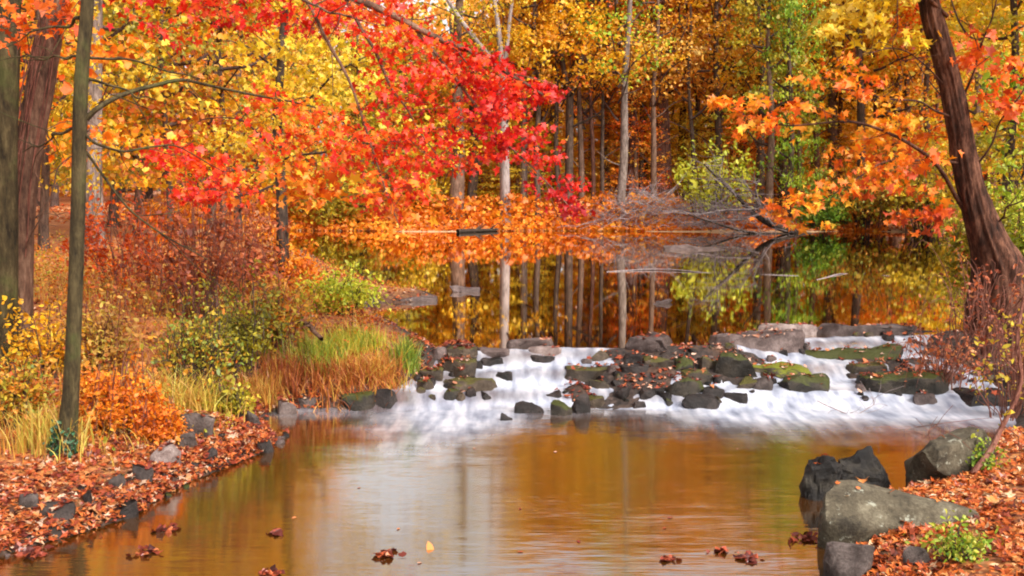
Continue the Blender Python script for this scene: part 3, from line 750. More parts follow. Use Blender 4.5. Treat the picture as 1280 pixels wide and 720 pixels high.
def far_tree(px, Y, topx, w_px, bark, crown, leaf, label, H=None, fork=None, group=None, rot=0, csc=1.0, name='tree'):
    b = at_y(px, 260, Y); b[2] = tz(b[0], b[1]) - .05
    t = thing(name, b, label, 'tree', group)
    top = at_y(topx, 0, Y) - b
    H = H or CH[crown] * (.94 + .12 * (px * .37 % 1))
    slope = top[:2] / top[2]
    g = np.random.default_rng(int(px * 7 + Y * 13 + 5000)); r0 = w_px / F * Y / 2 * .95
    mb = MB(); n = 18
    zz = np.linspace(0, H, n)
    if fork:
        zf = fork[0]; zz1 = np.linspace(0, zf, 9)
        p = np.stack([slope[0] * zz1, slope[1] * zz1, zz1], 1); base = p[-1]
        tube(mb, p, r0 * (1.25 - .25 * sstep(0, 1.0, zz1)) * (1 - .02 * zz1), 10, 0, .05, 3)
        for dx, rr in fork[1]:
            zk = np.linspace(0, H - zf, 12)
            bow = np.sign(dx) * .35 * abs(dx) * (1 - np.exp(-zk / 1.2))
            q = np.stack([base[0] + slope[0] * zk + dx * zk / (8.2 - zf) * .65 + bow, base[1] + 0 * zk, zf + zk], 1)
            q += catmull(g.normal(0, .05, (5, 3)), 12) * sstep(0, 1, zk)[:, None]
            tube(mb, q, r0 * rr * (1 - .85 * zk / (H - zf)), 8, 0, .05, 4)
    else:
        p = np.stack([slope[0] * zz, slope[1] * zz, zz], 1) + catmull(g.normal(0, .06, (6, 3)), n) * sstep(0, 2, zz)[:, None] * np.array([1, 1, 0])
        tube(mb, p, r0 * (1 + .35 * np.exp(-zz / .35)) * (1 - .8 * zz / H), 10, 0, .05, 5)
        for k in range(5):       # short dead limbs on the lower trunk
            z0 = g.uniform(2, 8); a = g.uniform(0, 6.28); L = g.uniform(.5, 1.6)
            c = np.array([slope[0] * z0, slope[1] * z0, z0]); e = c + L * np.array([math.cos(a), math.sin(a), g.uniform(.1, .7)])
            tube(mb, wob([c, (c + e) / 2, e], 6, .06, g), np.linspace(.03, .008, 6), 4, 0)
    mb.build('trunk', [BK[{'dark': 'fardark', 'brown': 'farbrown', 'red': 'farred'}.get(bark, bark)]], t, smooth=True)
    c = bpy.data.objects.new('crown', CR[crown]); COL.objects.link(c); c.parent = t
    c.rotation_euler = (-math.atan(slope[1]) if abs(slope[1]) < .3 else 0, math.atan(slope[0]), rot or g.uniform(0, 6.28))
    c.scale = (csc, csc, H / CH[crown])
    s = c.material_slots[0]; s.link = 'OBJECT'; s.material = LEAFM[leaf]
    return t

TREES = [
    (452, 40.5, 448, 15, 'dark', 'low', 'olive', 'dark trunk with olive leaves behind the drooping tip of the red maple', {'H': 7.4}),
    (480, 43, 486, 12, 'brown', 'low', 'mixed', 'brown trunk in mixed rusty foliage, first left of the leaf-hidden dark trunk', {'H': 7.4}),
    (505, 43, 506, 17, 'dark', 'short', 'gold', 'dark trunk half hidden by red leaves, left of the broad brown pair', {'H': 7.4}),
    (540, 46, 546, 11, 'twig', 'short', 'peach', 'slim trunk with thin pale twigs just left of the broad brown pair', {'H': 7.4}),
    (569, 41.5, 573, 22, 'brown', 'airy', 'olive', 'broad brown trunk, left one of the close pair left of the white tree', {'H': 12.5}),
    (589, 42.6, 592, 15, 'dark', 'short', 'gold', 'dark trunk, right one of the close pair left of the white tree', {'H': 7.4}),
    (632, 41.0, 628, 13, 'white', 'airy', 'yellow', 'white-barked tree with a forked bare top on the far shore', {'H': 13, 'fork': (5.9, [(-2.0, .62), (-.25, .66), (.35, .5)]), 'csc': .75}),
    (655, 42.5, 656, 9, 'grey', 'short', 'gold', 'thin grey tree right beside the white-barked tree, forking high up', {'H': 9.6, 'fork': (5.6, [(-.2, .6), (1.9, .6)])}),
    (672, 47, 672, 19, 'dark', 'golddense', 'gold', 'broad dark trunk under dense gold leaves right of the white-barked tree', {}),
    (691, 49, 692, 16, 'brown', 'golddense', 'gold', 'brown trunk under gold leaves left of the slim V-forked tree', {}),
    (711, 42, 714, 11, 'dark', 'golddense', 'gold', 'slim dark tree forking into a narrow V with bright gold leaves', {'fork': (5.0, [(-.55, .7), (.75, .8)])}),
    (738, 47, 740, 8, 'dark', 'gold', 'yellow', 'thin dark trunk with yellow leaves right of the V-forked tree', {}),
    (757, 46, 756, 15, 'brown', 'gold', 'gold', 'brown trunk with gold leaves left of the grey trunk with green tuft', {}),
    (775, 41, 785, 13, 'grey', 'airy', 'fresh', 'pale grey trunk with a tuft of green leaves halfway up', {}),
    (791, 44, 793, 17, 'red', 'peach', 'peach', 'reddish trunk just right of the pale grey one with green tuft', {}),
    (806, 45.5, 805, 8, 'dark', 'peach', 'peach', 'thin dark trunk squeezed left of the very broad reddish trunk', {}),
    (828, 44.5, 826, 28, 'red', 'peach', 'peach', 'very broad reddish trunk, thickest on the far shore', {}),
    (853, 48, 850, 10, 'dark', 'peach', 'orange', 'slim dark trunk right behind the thickest reddish trunk', {}),
    (869, 46, 873, 9, 'brown', 'peach', 'peach', 'slim brown trunk with peach leaves above the grey brush', {}),
    (897, 44, 895, 11, 'dark', 'peach', 'peach', 'dark slim trunk with peach leaves above the yellow shrub', {}),
    (925, 47, 922, 10, 'brown', 'gold', 'orange', 'brown slim trunk with orange leaves left of the tall straight dark trunk', {}),
    (948, 43.5, 951, 13, 'dark', 'peach', 'gold', 'tall straight dark trunk left of the light green tree', {}),
    (961, 40.5, 963, 12, 'brown', 'short', 'olive', 'pinkish-brown trunk rising behind the fallen grey tree', {'H': 10}),
    (985, 40.2, 990, 9, 'dark', 'low', 'fresh', 'light green leafy tree standing out among the gold ones', {'H': 12, 'csc': .55}),
    (1040, 45, 1042, 15, 'brown', 'golddense', 'yellow', 'brown trunk with yellow leaves right of the light green tree', {}),
    (1078, 42, 1074, 13, 'dark', 'gold', 'yellow', 'dark trunk with yellow leaves behind the orange maple limb', {}),
    (1120, 44, 1126, 12, 'brown', 'low', 'gold', 'gold-leaved tree left of the big leaning trunk', {}),
    (1160, 40.5, 1158, 10, 'dark', 'low', 'orange', 'orange-gold tree just behind the big leaning trunk', {}),
    (1222, 36, 1228, 12, 'brown', 'low', 'yellow', 'yellow-leaved tree in the gap right of the big leaning trunk', {}),
    (1262, 30, 1268, 14, 'dark', 'low', 'yellow', 'yellow-green tree at the right picture edge', {}),
    (1330, 28, 1335, 14, 'brown', 'low', 'olive', 'olive tree beyond the right bank, outermost of its row', {}),
    (352, 41, 346, 12, 'dark', 'low', 'mixed', 'rusty low-branched tree at the left end of the far shore', {}),
    (296, 33, 300, 12, 'brown', 'low', 'orange', 'orange low-branched tree behind the left bank brambles', {}),
]
for i, (px, Y, tx, w, bk, cr, lf, lab, kw) in enumerate(TREES):
    far_tree(px, Y, tx, w, bk, cr, lf, lab, **kw)

# left bank wood
LEFT = [
    (115, 21, 121, 26, 'grey', 'airy', 'gold', 'pale grey stout trunk behind the slim olive tree on the left bank', {}),
    (100, 22, 106, 6, 'greytwig', 'short', 'yellow', 'thin pale pole of a tree touching the left side of the pale stout trunk', {'H': 9}),
    (52, 19, 46, 13, 'dark', 'low', 'yellow', 'yellow-leaved dark tree seen between the two left trunks', {'csc': .55, 'H': 9}),
    (-30, 16, -40, 18, 'dark', 'low', 'orange', 'orange-leaved dark tree at the outer left edge', {}),
    (170, 27, 176, 10, 'brown', 'low', 'olive', 'olive tree deep in the left wood right of the pale stout trunk', {}),
    (212, 24, 204, 9, 'dark', 'low', 'mixed', 'rust-leaved slim tree deep in the left wood', {}),
    (262, 29, 270, 12, 'brown', 'low', 'mixed', 'rust and olive tree behind the red bramble', {}),
    (278, 25, 272, 9, 'dark', 'low', 'gold', 'gold tree behind the orange bush at the left pond shore', {'H': 11}),
    (140, 38, 150, 14, 'dark', 'low', 'olive', 'olive-gold tree far back on the left', {}),
    (30, 32, 26, 14, 'dark', 'low', 'gold', 'gold tree far back at the left edge', {}),
]
for (px, Y, tx, w, bk, cr, lf, lab, kw) in LEFT:
    far_tree(px, Y, tx, w, bk, cr, lf, lab, **kw)

# second row, deep in the wood
g = random.Random(21)
for k in range(42):
    px = -120 + 1520 * (k + g.random()) / 42; Y = g.uniform(52, 68)
    gap = 430 < px < 670
    cr = 'short' if gap else g.choice(['gold', 'peach', 'low', 'low'])
    lf = g.choice(['gold', 'peach', 'gold', 'peach', 'yellow', 'orange'])
    far_tree(px, Y, px + g.uniform(-8, 8), g.uniform(8, 17), g.choice(['dark', 'brown', 'dark', 'red', 'twig']), cr, lf,
             'dim tree deep in the wood behind the front row of trunks', H=10.5 if gap else g.uniform(14.5, 17), group='trees deep in the far wood', csc=1.25)

# slim dark trunks at the front of the wood, with thin high crowns
for k in range(30):
    px = 640 + 560 * (k + g.random()) / 30; Y = g.uniform(41.5, 47)
    far_tree(px, Y, px + g.uniform(-10, 10), g.uniform(5, 10), g.choice(['dark', 'dark', 'brown', 'red']), 'airy', g.choice(['peach', 'gold', 'orange', 'yellow']),
             'slim straight trunk with a thin high crown among the far-shore trees', group='slim trunks along the far shore')

# low understory trees between the trunks
for k in range(34):
    px = 480 + 700 * (k + g.random()) / 34; Y = g.uniform(43.5, 46.5) if k % 2 else g.uniform(46, 52)
    far_tree(px, Y, px + g.uniform(-14, 14), g.uniform(5, 8), 'farbrown', 'low', g.choice(['gold', 'orange', 'peach', 'gold', 'yellow']),
             'low slender understory tree between the far trunks', H=g.uniform(4.0, 6.5), group='low understory trees on the far shore', csc=.62)

# the wood's far mass closing the view
g2 = np.random.default_rng(31); mb = MB(); n = 70000
x = g2.uniform(-75, 75, n); y = g2.uniform(72, 92, n); z = g2.uniform(0, 1, n) ** .85 * (15.0 + 3 * fbm(x * .12, y * .1, 33))
leaves(mb, np.stack([x, y, z], 1), .42, np.clip(fbm(x * .16, z * .2, 35) * 1.1 + g2.normal(0, .12, n) - .05, 0, 1), CLUMP, up=.2, g=g2)
for k in range(120):
    xx, yy = g2.uniform(-75, 75), g2.uniform(72, 88); tube(mb, np.array([(xx, yy, 0), (xx + g2.normal(0, .2), yy, 7), (xx + g2.normal(0, .5), yy, 14)]), np.array([.32, .24, .1]), 6, 1)
tag(mb.build('woods', [LEAFM['peach'], BK['dark']]), 'distant autumn wood reading as one golden-brown mass', 'woods', kind='stuff')
mb = MB(); n = 15000
sd_ = g2.choice([-1, 1], n); x = sd_ * g2.uniform(30, 60, n); y = g2.uniform(5, 75, n); z = g2.uniform(0, 1, n) * 15
leaves(mb, np.stack([x, y, z], 1), .6, np.clip(g2.normal(.5, .2, n), 0, 1), CLUMP, up=.2, g=g2)
tag(mb.build('woods', [LEAFM['gold']]), 'golden woods closing both sides of the pond', 'woods', kind='stuff')

# ------------------------------------------------------------------ hand-built near trees
def path_px(pts, depths):
    d = np.broadcast_to(np.asarray(depths, float), (len(pts),))
    return np.array([at_y(p[0], p[1], dd) for p, dd in zip(pts, d)])

def in_poly(px, py, poly):
    c = False; n = len(poly)
    for i in range(n):
        (x1, y1), (x2, y2) = poly[i], poly[(i + 1) % n]
        if (y1 > py) != (y2 > py) and px < (x2 - x1) * (py - y1) / (y2 - y1) + x1: c = not c
    return c

def region(poly, n, Y0, Y1, g):
    xs, ys = [p[0] for p in poly], [p[1] for p in poly]; out = []
    while len(out) < n:
        px, py = g.uniform(min(xs), max(xs)), g.uniform(min(ys), max(ys))
        if in_poly(px, py, poly): out.append(at_y(px, py, g.uniform(Y0, Y1)))
    return np.array(out)

def trunk_tube(mb, path, radii, sides, relief):
    """trunk with ridged bark: plates and furrows run along the stem"""
    n = len(path); s = np.concatenate([[0], np.cumsum(np.linalg.norm(np.diff(path, axis=0), axis=1))])
    th = np.arange(sides) / sides * 2 * math.pi
    U = np.cos(th)[None, :] * 4.2 + .35 * np.sin(s * 3)[:, None]; V = np.sin(th)[None, :] * 4.2 + .0 * s[:, None]
    a = vnoise(U + s[:, None] * .9, V + s[:, None] * 1.7, 12); b = vnoise(U * 2.6 + s[:, None] * 3.1, V * 2.6 - s[:, None] * 2.3, 13)
    lump = fbm(U * .3 + s[:, None] * 1.1, V * .3, 14)
    k = 1 + relief * (2.2 * np.abs(a - .5) + 1.0 * (b - .5) - .4) + .07 * (lump - .5)
    base = MB(); tube(base, path, 1.0, sides)
    c = np.repeat(path[:, None, :], sides, 1); v = base.v[0].reshape(n, sides, 3)
    v = c + (v - c) * (np.asarray(radii)[:, None] * k)[..., None]
    mb.add(v.reshape(-1, 3), base.idx[0].reshape(-1, 4))

def near_tree(name, base, label, trunk, limbs, bark, sprays, twig='twig', cat='tree', tw_r=.0055, trunk_sides=40, relief=.05):
    """trunk: (path, radii); limbs: list of (path, r0, r1); sprays: list of (centres, R, n, size, tone, leafmat, shape)"""
    base = np.asarray(base, float); t = thing(name, base, label, cat); g = np.random.default_rng(abs(hash(label)) % 1000 if False else len(label) * 37)
    mb = MB(); p, r = trunk; p = wob(p, 110, .0, g) + catmull(g.normal(0, .010, (7, 3)), 110) - base
    rr = np.interp(np.linspace(0, 1, 110), np.linspace(0, 1, len(r)), r)
    trunk_tube(mb, p, rr, trunk_sides, relief); mb.build('trunk', [BK[bark]], t, smooth=True)
    nodes = [q for q in p[10::3]]
    for lp, r0, r1 in limbs:
        lb = MB(); n = 22; q = wob(lp, n, .02, g) - base
        tube(lb, q, np.linspace(r0, r1, n), 7, 0, .05, 3); nodes += list(q)
        for k in range(5, n - 2, 3):       # side twigs
            e = q[k] + g.normal(0, .16, 3) + (q[k] - q[k - 2]) * 1.2
            tube(lb, wob([q[k], (q[k] + e) / 2 + g.normal(0, .02, 3), e], 5, .01, g), np.linspace(max(r1, .004), .0025, 5), 4, 0)
        lb.build('branch', [BK[bark]], t, smooth=True)
    byc = {}
    for cs, R, n, size, tone, lm, shape in sprays: byc.setdefault(lm, []).append((cs, R, n, size, tone, shape))
    for lm, lst in byc.items():
        cb = MB()
        for cs, R, n, size, tone, shape in lst:
            cs = cs - base
            join_twigs(cb, nodes, cs, g, r=tw_r, every=1, sides=4)
            for c in cs:
                tt = tone + .30 * (fbm(np.array([c[0] * 2.0 + 3]), np.array([c[2] * 2.0]), 71)[0] - .5) * 2
                spray_leaves(cb, c, R * g.uniform(.6, 1.3), max(3, int(n * g.uniform(.5, 1.4))), size, tt, g, shape, flat=.4, up=.28, droop=.8)
        cb.build('crown', [LEAFM[lm], BK[twig]], t)
    return t

G = np.random.default_rng(99)
# 1. slim olive-barked maple at left foreground
b = hit(80, 568)
slim_b = np.array([b[0], b[1], tz(b[0], b[1]) - .05]); Y = b[1]
tp = path_px([(80, 572), (85, 490), (89, 380), (94, 260), (99, 150), (104, 60), (107, 0)], Y); tp = np.vstack([tp, tp[-1] + [(.05, .03, .7), (.12, .08, 1.6), (.2, .15, 2.8)]]); tp[0] = slim_b
wpx = np.array([29, 20, 18, 17, 17, 16, 15, 14, 10, 4]) / 2 / F * Y
limbs = [
    (path_px([(108, 148), (122, 132), (150, 114), (190, 102), (224, 96), (262, 108), (330, 125), (400, 138), (450, 165)], [Y, Y, Y + .1, Y + .3, Y + .5, Y + .8, Y + 1.2, Y + 1.7, Y + 2]), .021, .005),
    (path_px([(106, 168), (118, 178), (150, 188), (190, 184), (228, 188), (280, 215)], [Y, Y, Y + .2, Y + .4, Y + .6, Y + 1]), .012, .004),
    (path_px([(104, 185), (130, 215), (170, 265), (215, 300), (260, 325)], [Y, Y + .1, Y + .3, Y + .4, Y + .5]), .010, .004),
    (path_px([(110, 98), (140, 108), (175, 118), (195, 125)], [Y, Y + .1, Y + .2, Y + .4]), .011, .004),
    (path_px([(112, 72), (160, 74), (210, 90), (250, 98)], [Y, Y + .2, Y + .5, Y + .8]), .010, .004),
    (path_px([(96, 70), (60, 72), (22, 72)], [Y, Y + .2, Y + .4]), .010, .004),
    (path_px([(92, 160), (70, 172), (45, 180), (28, 190)], [Y, Y + .1, Y + .3, Y + .5]), .012, .004),
    (path_px([(100, 22), (80, 28), (45, 40), (24, 42)], [Y, Y + .1, Y + .2, Y + .3]), .014, .004),
    (path_px([(110, 0), (180, -40), (260, -40), (330, -10)], [Y, Y + .4, Y + .8, Y + 1.2]), .022, .006),
]
sp = [
    (region([(190, 175), (235, 178), (300, 205), (335, 240), (325, 268), (255, 262), (205, 225)], 34, Y + .8, Y + 1.5, G), .17, 21, .050, .50, 'red', MAPLE),
    (region([(300, 105), (400, 125), (470, 170), (440, 215), (350, 200), (300, 160)], 40, Y + 1.2, Y + 2.2, G), .17, 20, .050, .66, 'red', MAPLE),
    (region([(330, 200), (440, 205), (520, 225), (515, 275), (450, 265), (360, 255)], 30, Y + 1.4, Y + 2.4, G), .17, 12, .08, .5, 'orange', MAPLE),
    (region([(-30, 0), (100, -10), (85, 35), (40, 62), (-30, 70)], 16, Y + .2, Y + 1.0, G), .16, 13, .06, .35, 'orange', MAPLE),
    (region([(120, -20), (320, -20), (320, 30), (240, 55), (160, 45)], 22, Y + .5, Y + 1.5, G), .17, 14, .056, .6, 'red', MAPLE),
    (region([(60, -220), (320, -220), (330, -20), (60, -20)], 60, Y + .2, Y + 2.0, G), .25, 14, .09, .6, 'red', MAPLE),
]
near_tree('maple_tree', slim_b, 'slim olive-barked maple in the left foreground with orange-red leaves', (tp, wpx), limbs, 'olive', sp)

# 2. ivy at its foot
iv = thing('ivy', slim_b, 'blue-green ivy climbing the foot of the slim olive-barked maple', 'ivy'); ib = MB(); sb = MB()
for k in range(9):
    a = G.uniform(3.6, 6.0); z = np.linspace(0.02, G.uniform(.15, .32), 6); rr = .105 - .05 * z / .3
    pth = np.stack([np.cos(a + z * 2) * rr, np.sin(a + z * 2) * rr, z], 1); tube(sb, pth, .004, 4)
    leaves(ib, np.repeat(pth, 4, 0) + G.normal(0, .022, (24, 3)), .038, np.clip(G.normal(.5, .25, 24), 0, 1), OVAL, up=.2, g=G)
sb.build('stems', [BK['twig']], iv, smooth=True); ib.build('foliage', [LEAFM['ivy']], iv)

# 3. red maple: trunk leaning at left, long limb sweeping over the pond
lb_ = hit(25, 446); lean_b = np.array([lb_[0], lb_[1], tz(lb_[0], lb_[1]) - .05]); YL = lb_[1]
tp = path_px([(22, 450), (22, 400), (24, 320), (30, 230), (46, 130), (60, 60), (74, 0)], YL); tp = np.vstack([tp, tp[-1] + [(.25, .1, .6), (.6, .1, 1.3), (1.0, .1, 2.2)]])
wr = np.array([42, 32, 29, 29, 31, 30, 26, 21, 14, 8]) / 2 / F * YL
Q = YL
limbs = [
    (path_px([(74, -10), (180, -70), (320, -60), (430, -5), (520, 38), (590, 62), (650, 98), (690, 128)], [Q, Q, Q - .2, Q - .3, Q - .3, Q - .3, Q - .3, Q - .3]), .055, .008),
    (path_px([(520, 38), (570, 100), (620, 170), (670, 215), (715, 262)], [Q - .3, Q - .3, Q - .2, Q - .2, Q - .2]), .016, .004),
    (path_px([(430, -5), (470, 70), (510, 140), (550, 200)], [Q - .3, Q - .4, Q - .5, Q - .5]), .018, .004),
    (path_px([(320, -60), (380, 0), (420, 70), (450, 150), (480, 230), (500, 285)], [Q - .2, Q - .4, Q - .6, Q - .7, Q - .8, Q - .8]), .020, .004),
    (path_px([(378, 0), (410, 14), (440, 20)], [Q - 2.5, Q - 2.6, Q - 2.6]), .01, .005),
    (path_px([(180, -70), (230, -20), (290, 20), (340, 60)], [Q, Q + .2, Q + .2, Q + .3]), .016, .004),
    (path_px([(27, 300), (50, 260), (75, 210), (98, 190)], [Q, Q + .1, Q + .2, Q + .3]), .010, .004),
    (path_px([(25, 340), (45, 280), (58, 250), (44, 215)], [Q, Q - .2, Q - .2, Q - .2]), .008, .004),
]
R1 = [(385, 0), (500, -10), (545, 20), (600, 75), (640, 100), (640, 190), (600, 215), (520, 215), (470, 215), (430, 180), (470, 130), (450, 70), (400, 50)]
R2 = [(560, 55), (600, 60), (650, 95), (702, 112), (700, 135), (640, 150), (580, 120)]
R3 = [(590, 120), (650, 130), (690, 180), (725, 225), (735, 270), (705, 278), (690, 245), (640, 225), (600, 180)]
R4 = [(420, 180), (540, 190), (520, 260), (450, 290), (420, 240)]
R5 = [(240, -20), (400, -20), (410, 30), (330, 50), (270, 30)]
sp = [
    (region(R1, 150, Q - 1.0, Q + .5, G), .18, 19, .054, .50, 'red', MAPLE),
    (region(R2, 34, Q - .6, Q, G), .13, 19, .054, .26, 'red', MAPLE),
    (region(R3, 48, Q - .6, Q, G), .13, 16, .052, .30, 'red', MAPLE),
    (region(R4, 40, Q - 1.0, Q, G), .16, 16, .052, .62, 'red', MAPLE),
    (region(R5, 26, Q - .6, Q + .5, G), .17, 17, .054, .44, 'red', MAPLE),
    (region([(60, -260), (330, -220), (380, -40), (100, -40)], 70, Q - .8, Q + .8, G), .28, 14, .10, .4, 'red', MAPLE),
]
near_tree('maple_tree', lean_b, 'red maple leaning at the left with a scarlet limb sweeping over the pond', (tp, wr), limbs, 'brown', sp, trunk_sides=56, relief=.14)
# hanging vines on its trunk
vn = thing('vine', lean_b, 'pale shredded vine stems running up the leaning red maple trunk', 'vine'); vb = MB()
for k in range(11):
    o_ = G.uniform(-.16, .16); pth = tp[2:7] - lean_b + np.array([o_ * .8, -.165 + abs(o_) * .4, 0]) + G.normal(0, .018, (5, 3)); tube(vb, wob(pth, 16, .02, G), np.linspace(.007, .004, 16), 5, 0)
vb.build('stems', [BK['redtwig']], vn, smooth=True)

# 4. dark trunk at the far left edge
eb = hit(10, 452); eb[2] = tz(eb[0], eb[1]) - .05; Ye = eb[1] - .2
tp2 = path_px([(2, 470), (4, 400), (6, 300), (7, 200), (10, 100), (12, 0)], Ye); tp2 = np.vstack([tp2, tp2[-1] + [(.05, .1, 1.2), (.1, .2, 2.6)]])
near_tree('tree', tp2[0], 'dark mossy trunk cut by the left picture edge', (tp2, np.array([42, 30, 27, 26, 26, 25, 18, 8]) / 2 / F * Ye),
          [(path_px([(14, 160), (-20, 150), (-60, 120)], Ye), .012, .004), (path_px([(18, 20), (40, -40), (60, -90)], Ye), .02, .006)], 'olive',
          [(region([(-80, -150), (60, -150), (50, -20), (-60, 20)], 26, Ye, Ye + .8, G), .22, 13, .085, .45, 'orange', MAPLE)])

# 5. yellow maple behind the red leaves
yb = hit(350, 308); yb[2] = tz(yb[0], yb[1]) - .05; Yy = 13.5; yb = np.array([at_y(352, 300, Yy)[0], Yy, 0]); yb[2] = tz(yb[0], yb[1]) - .05
tp = np.vstack([yb, path_px([(350, 240), (346, 160), (350, 80), (356, 0)], Yy)]); tp = np.vstack([tp, tp[-1] + [(.1, 0, 1.2), (.1, 0, 2.5)]])
limbs = [(path_px([(346, 150), (390, 120), (440, 80), (480, 60)], [Yy, Yy - .3, Yy - .5, Yy - .6]), .02, .004), (path_px([(350, 90), (310, 60), (280, 50)], [Yy, Yy - .3, Yy - .5]), .018, .004),
         (path_px([(348, 200), (400, 190), (470, 185), (540, 190)], [Yy, Yy - .3, Yy - .5, Yy - .6]), .018, .004), (path_px([(348, 190), (300, 150), (250, 150)], [Yy, Yy - .2, Yy - .3]), .016, .004)]
sp = [(region([(285, 40), (440, 50), (475, 90), (465, 135), (400, 140), (310, 125)], 70, Yy - 1, Yy + .6, G), .24, 20, .068, .62, 'yellow', MAPLE),
      (region([(225, 120), (330, 125), (460, 140), (560, 130), (575, 220), (400, 245), (250, 170)], 90, Yy - .8, Yy + .8, G), .24, 14, .068, .5, 'yellow', MAPLE),
      (region([(150, 20), (280, 30), (280, 120), (180, 100)], 34, Yy - .5, Yy + .8, G), .2, 9, .06, .4, 'olive', MAPLE),
      (region([(130, 170), (240, 190), (240, 240), (140, 230)], 22, Yy - .5, Yy + .8, G), .2, 9, .06, .5, 'gold', MAPLE),
      (region([(300, -120), (420, -120), (430, 10), (290, 10)], 40, Yy - .8, Yy + .8, G), .25, 13, .10, .6, 'yellow', MAPLE)]
near_tree('maple_tree', yb, 'yellow maple glowing behind the red leaves at left', (tp, np.array([.09, .07, .06, .05, .045, .03, .01])), limbs, 'dark', sp)

# 6. big leaning tree at right
Yr = 11.6; rb = np.array([at_y(1262, 380, Yr)[0], Yr, 0]); rb[2] = tz(rb[0], rb[1]) - .08
tp = np.vstack([rb, path_px([(1252, 350), (1238, 310), (1224, 270), (1210, 220), (1198, 160), (1186, 100), (1175, 50), (1164, 0)], Yr)]); tp = np.vstack([tp, tp[-1] + [(-.08, .05, .8), (-.1, .1, 1.8), (-.05, .1, 3.2), (0, .1, 5)]])
wr = np.array([96, 66, 46, 36, 31, 28, 26, 25, 24, 22, 18, 12, 6]) / 2 / F * Yr
A = Yr - .9
limbs = [
    (path_px([(1222, 290), (1198, 250), (1180, 218), (1158, 195), (1125, 172), (1080, 158), (1040, 153), (985, 156), (930, 150)], [Yr, Yr, Yr - .2, Yr - .4, Yr - .6, A, A, A, A]), .028, .005),
    (path_px([(1208, 205), (1160, 200), (1110, 205), (1060, 230), (1010, 260)], [Yr, Yr - .3, Yr - .6, A, A]), .016, .004),
    (path_px([(1196, 150), (1150, 128), (1100, 120), (1040, 110)], [Yr, Yr - .3, Yr - .6, A]), .016, .004),
    (path_px([(1190, 120), (1150, 75), (1110, 62), (1070, 70)], [Yr, Yr - .2, Yr - .4, Yr - .6]), .012, .003),
    (path_px([(1214, 215), (1240, 180), (1268, 130), (1290, 90)], [Yr, Yr - .2, Yr - .3, Yr - .4]), .014, .005),
    (path_px([(1205, 120), (1225, 70), (1240, 20), (1255, -40)], [Yr, Yr - .2, Yr - .4, Yr - .5]), .016, .006),
    (path_px([(1184, 20), (1140, -20), (1090, -50), (1030, -60)], [Yr, Yr - .3, Yr - .6, A]), .024, .006),
    (path_px([(1240, 290), (1262, 262), (1300, 240)], [Yr, Yr - .3, Yr - .5]), .014, .005),
    (path_px([(1130, -60), (1122, 10), (1118, 60), (1130, 95)], [Yr - .8, A, A, A]), .008, .003),
]
S = .082
sp = [
    (region([(890, 115), (985, 108), (1010, 130), (1000, 175), (930, 178), (900, 150)], 22, A - .3, A + .3, G), .13, 11, S, .55, 'orange', MAPLE),
    (region([(985, 95), (1060, 60), (1120, 110), (1145, 160), (1100, 180), (1030, 160), (1000, 130)], 34, A - .3, A + .5, G), .15, 11, S * .9, .55, 'orange', MAPLE),
    (region([(965, 255), (1040, 200), (1130, 195), (1120, 240), (1030, 285), (970, 285)], 30, A - .3, A + .4, G), .15, 11, S * .9, .58, 'orange', MAPLE),
    (region([(1020, 160), (1170, 165), (1190, 260), (1120, 280), (1040, 210)], 34, Yr - .6, Yr + .6, G), .16, 9, .10, .35, 'orange', MAPLE),
    (region([(1190, 20), (1280, 30), (1290, 130), (1225, 160)], 24, Yr - .5, Yr + .5, G), .18, 10, .11, .35, 'orange', MAPLE),
    (region([(1010, -20), (1140, -20), (1150, 60), (1050, 70)], 26, Yr - .7, Yr + .5, G), .2, 11, .10, .6, 'yellow', MAPLE),
    (region([(960, -220), (1340, -220), (1340, -10), (1000, -10)], 80, Yr - 1, Yr + 1, G), .32, 14, .12, .5, 'yellow', MAPLE),
    (region([(1225, 60), (1310, 40), (1310, 260), (1240, 250)], 36, Yr + .4, Yr + 2.0, G), .2, 13, .09, .6, 'lime', OVAL),
    (region([(1140, 270), (1200, 255), (1200, 290), (1150, 295)], 8, Yr - .2, Yr + .2, G), .12, 10, .10, .2, 'orange', MAPLE),
]
near_tree('maple_tree', rb, 'big reddish leaning maple at the right with large orange leaves', (tp, wr), limbs, 'darkred', sp, trunk_sides=72, relief=.16)

# ------------------------------------------------------------------ shrubs, brambles, grasses
def stems_fan(mb, n, w, h, g, r=.006, arch=.5, lean=(0, 0), mat=0, nodes=8, base=.3):
    pts = []
    for k in range(n):
        a = g.uniform(0, 6.28); q = math.sqrt(g.uniform(.02, 1)); L = h * g.uniform(.35, 1.0)
        wild = g.random() < .14
        if wild: L = h * g.uniform(1.0, 1.35); q *= 1.15
        ex, ey = math.cos(a) * q * w / 2 + lean[0], math.sin(a) * q * w / 2 * .8 + lean[1]
        bq = g.uniform(0, 1.4) * base
        b0 = np.array([ex * bq * 1.4, ey * bq * 1.4, -.03])
        ar = np.clip(arch * q * g.uniform(.1, 1.3), 0, .95)
        p = np.array([b0, b0 + [(ex - b0[0]) * .25, (ey - b0[1]) * .25, L * .55], b0 + [(ex - b0[0]) * .65, (ey - b0[1]) * .65, L * .95], [ex, ey, L * (1 - ar)]])
        pth = wob(p, nodes + 4, .06 * h, g); tube(mb, pth, np.linspace(r * g.uniform(.6, 1.2), r * .3, nodes + 4), 4, mat)
        if not wild and g.random() > .2: pts.append(pth[3:])
        else: pts.append(pth[-3:])
    return np.concatenate(pts)

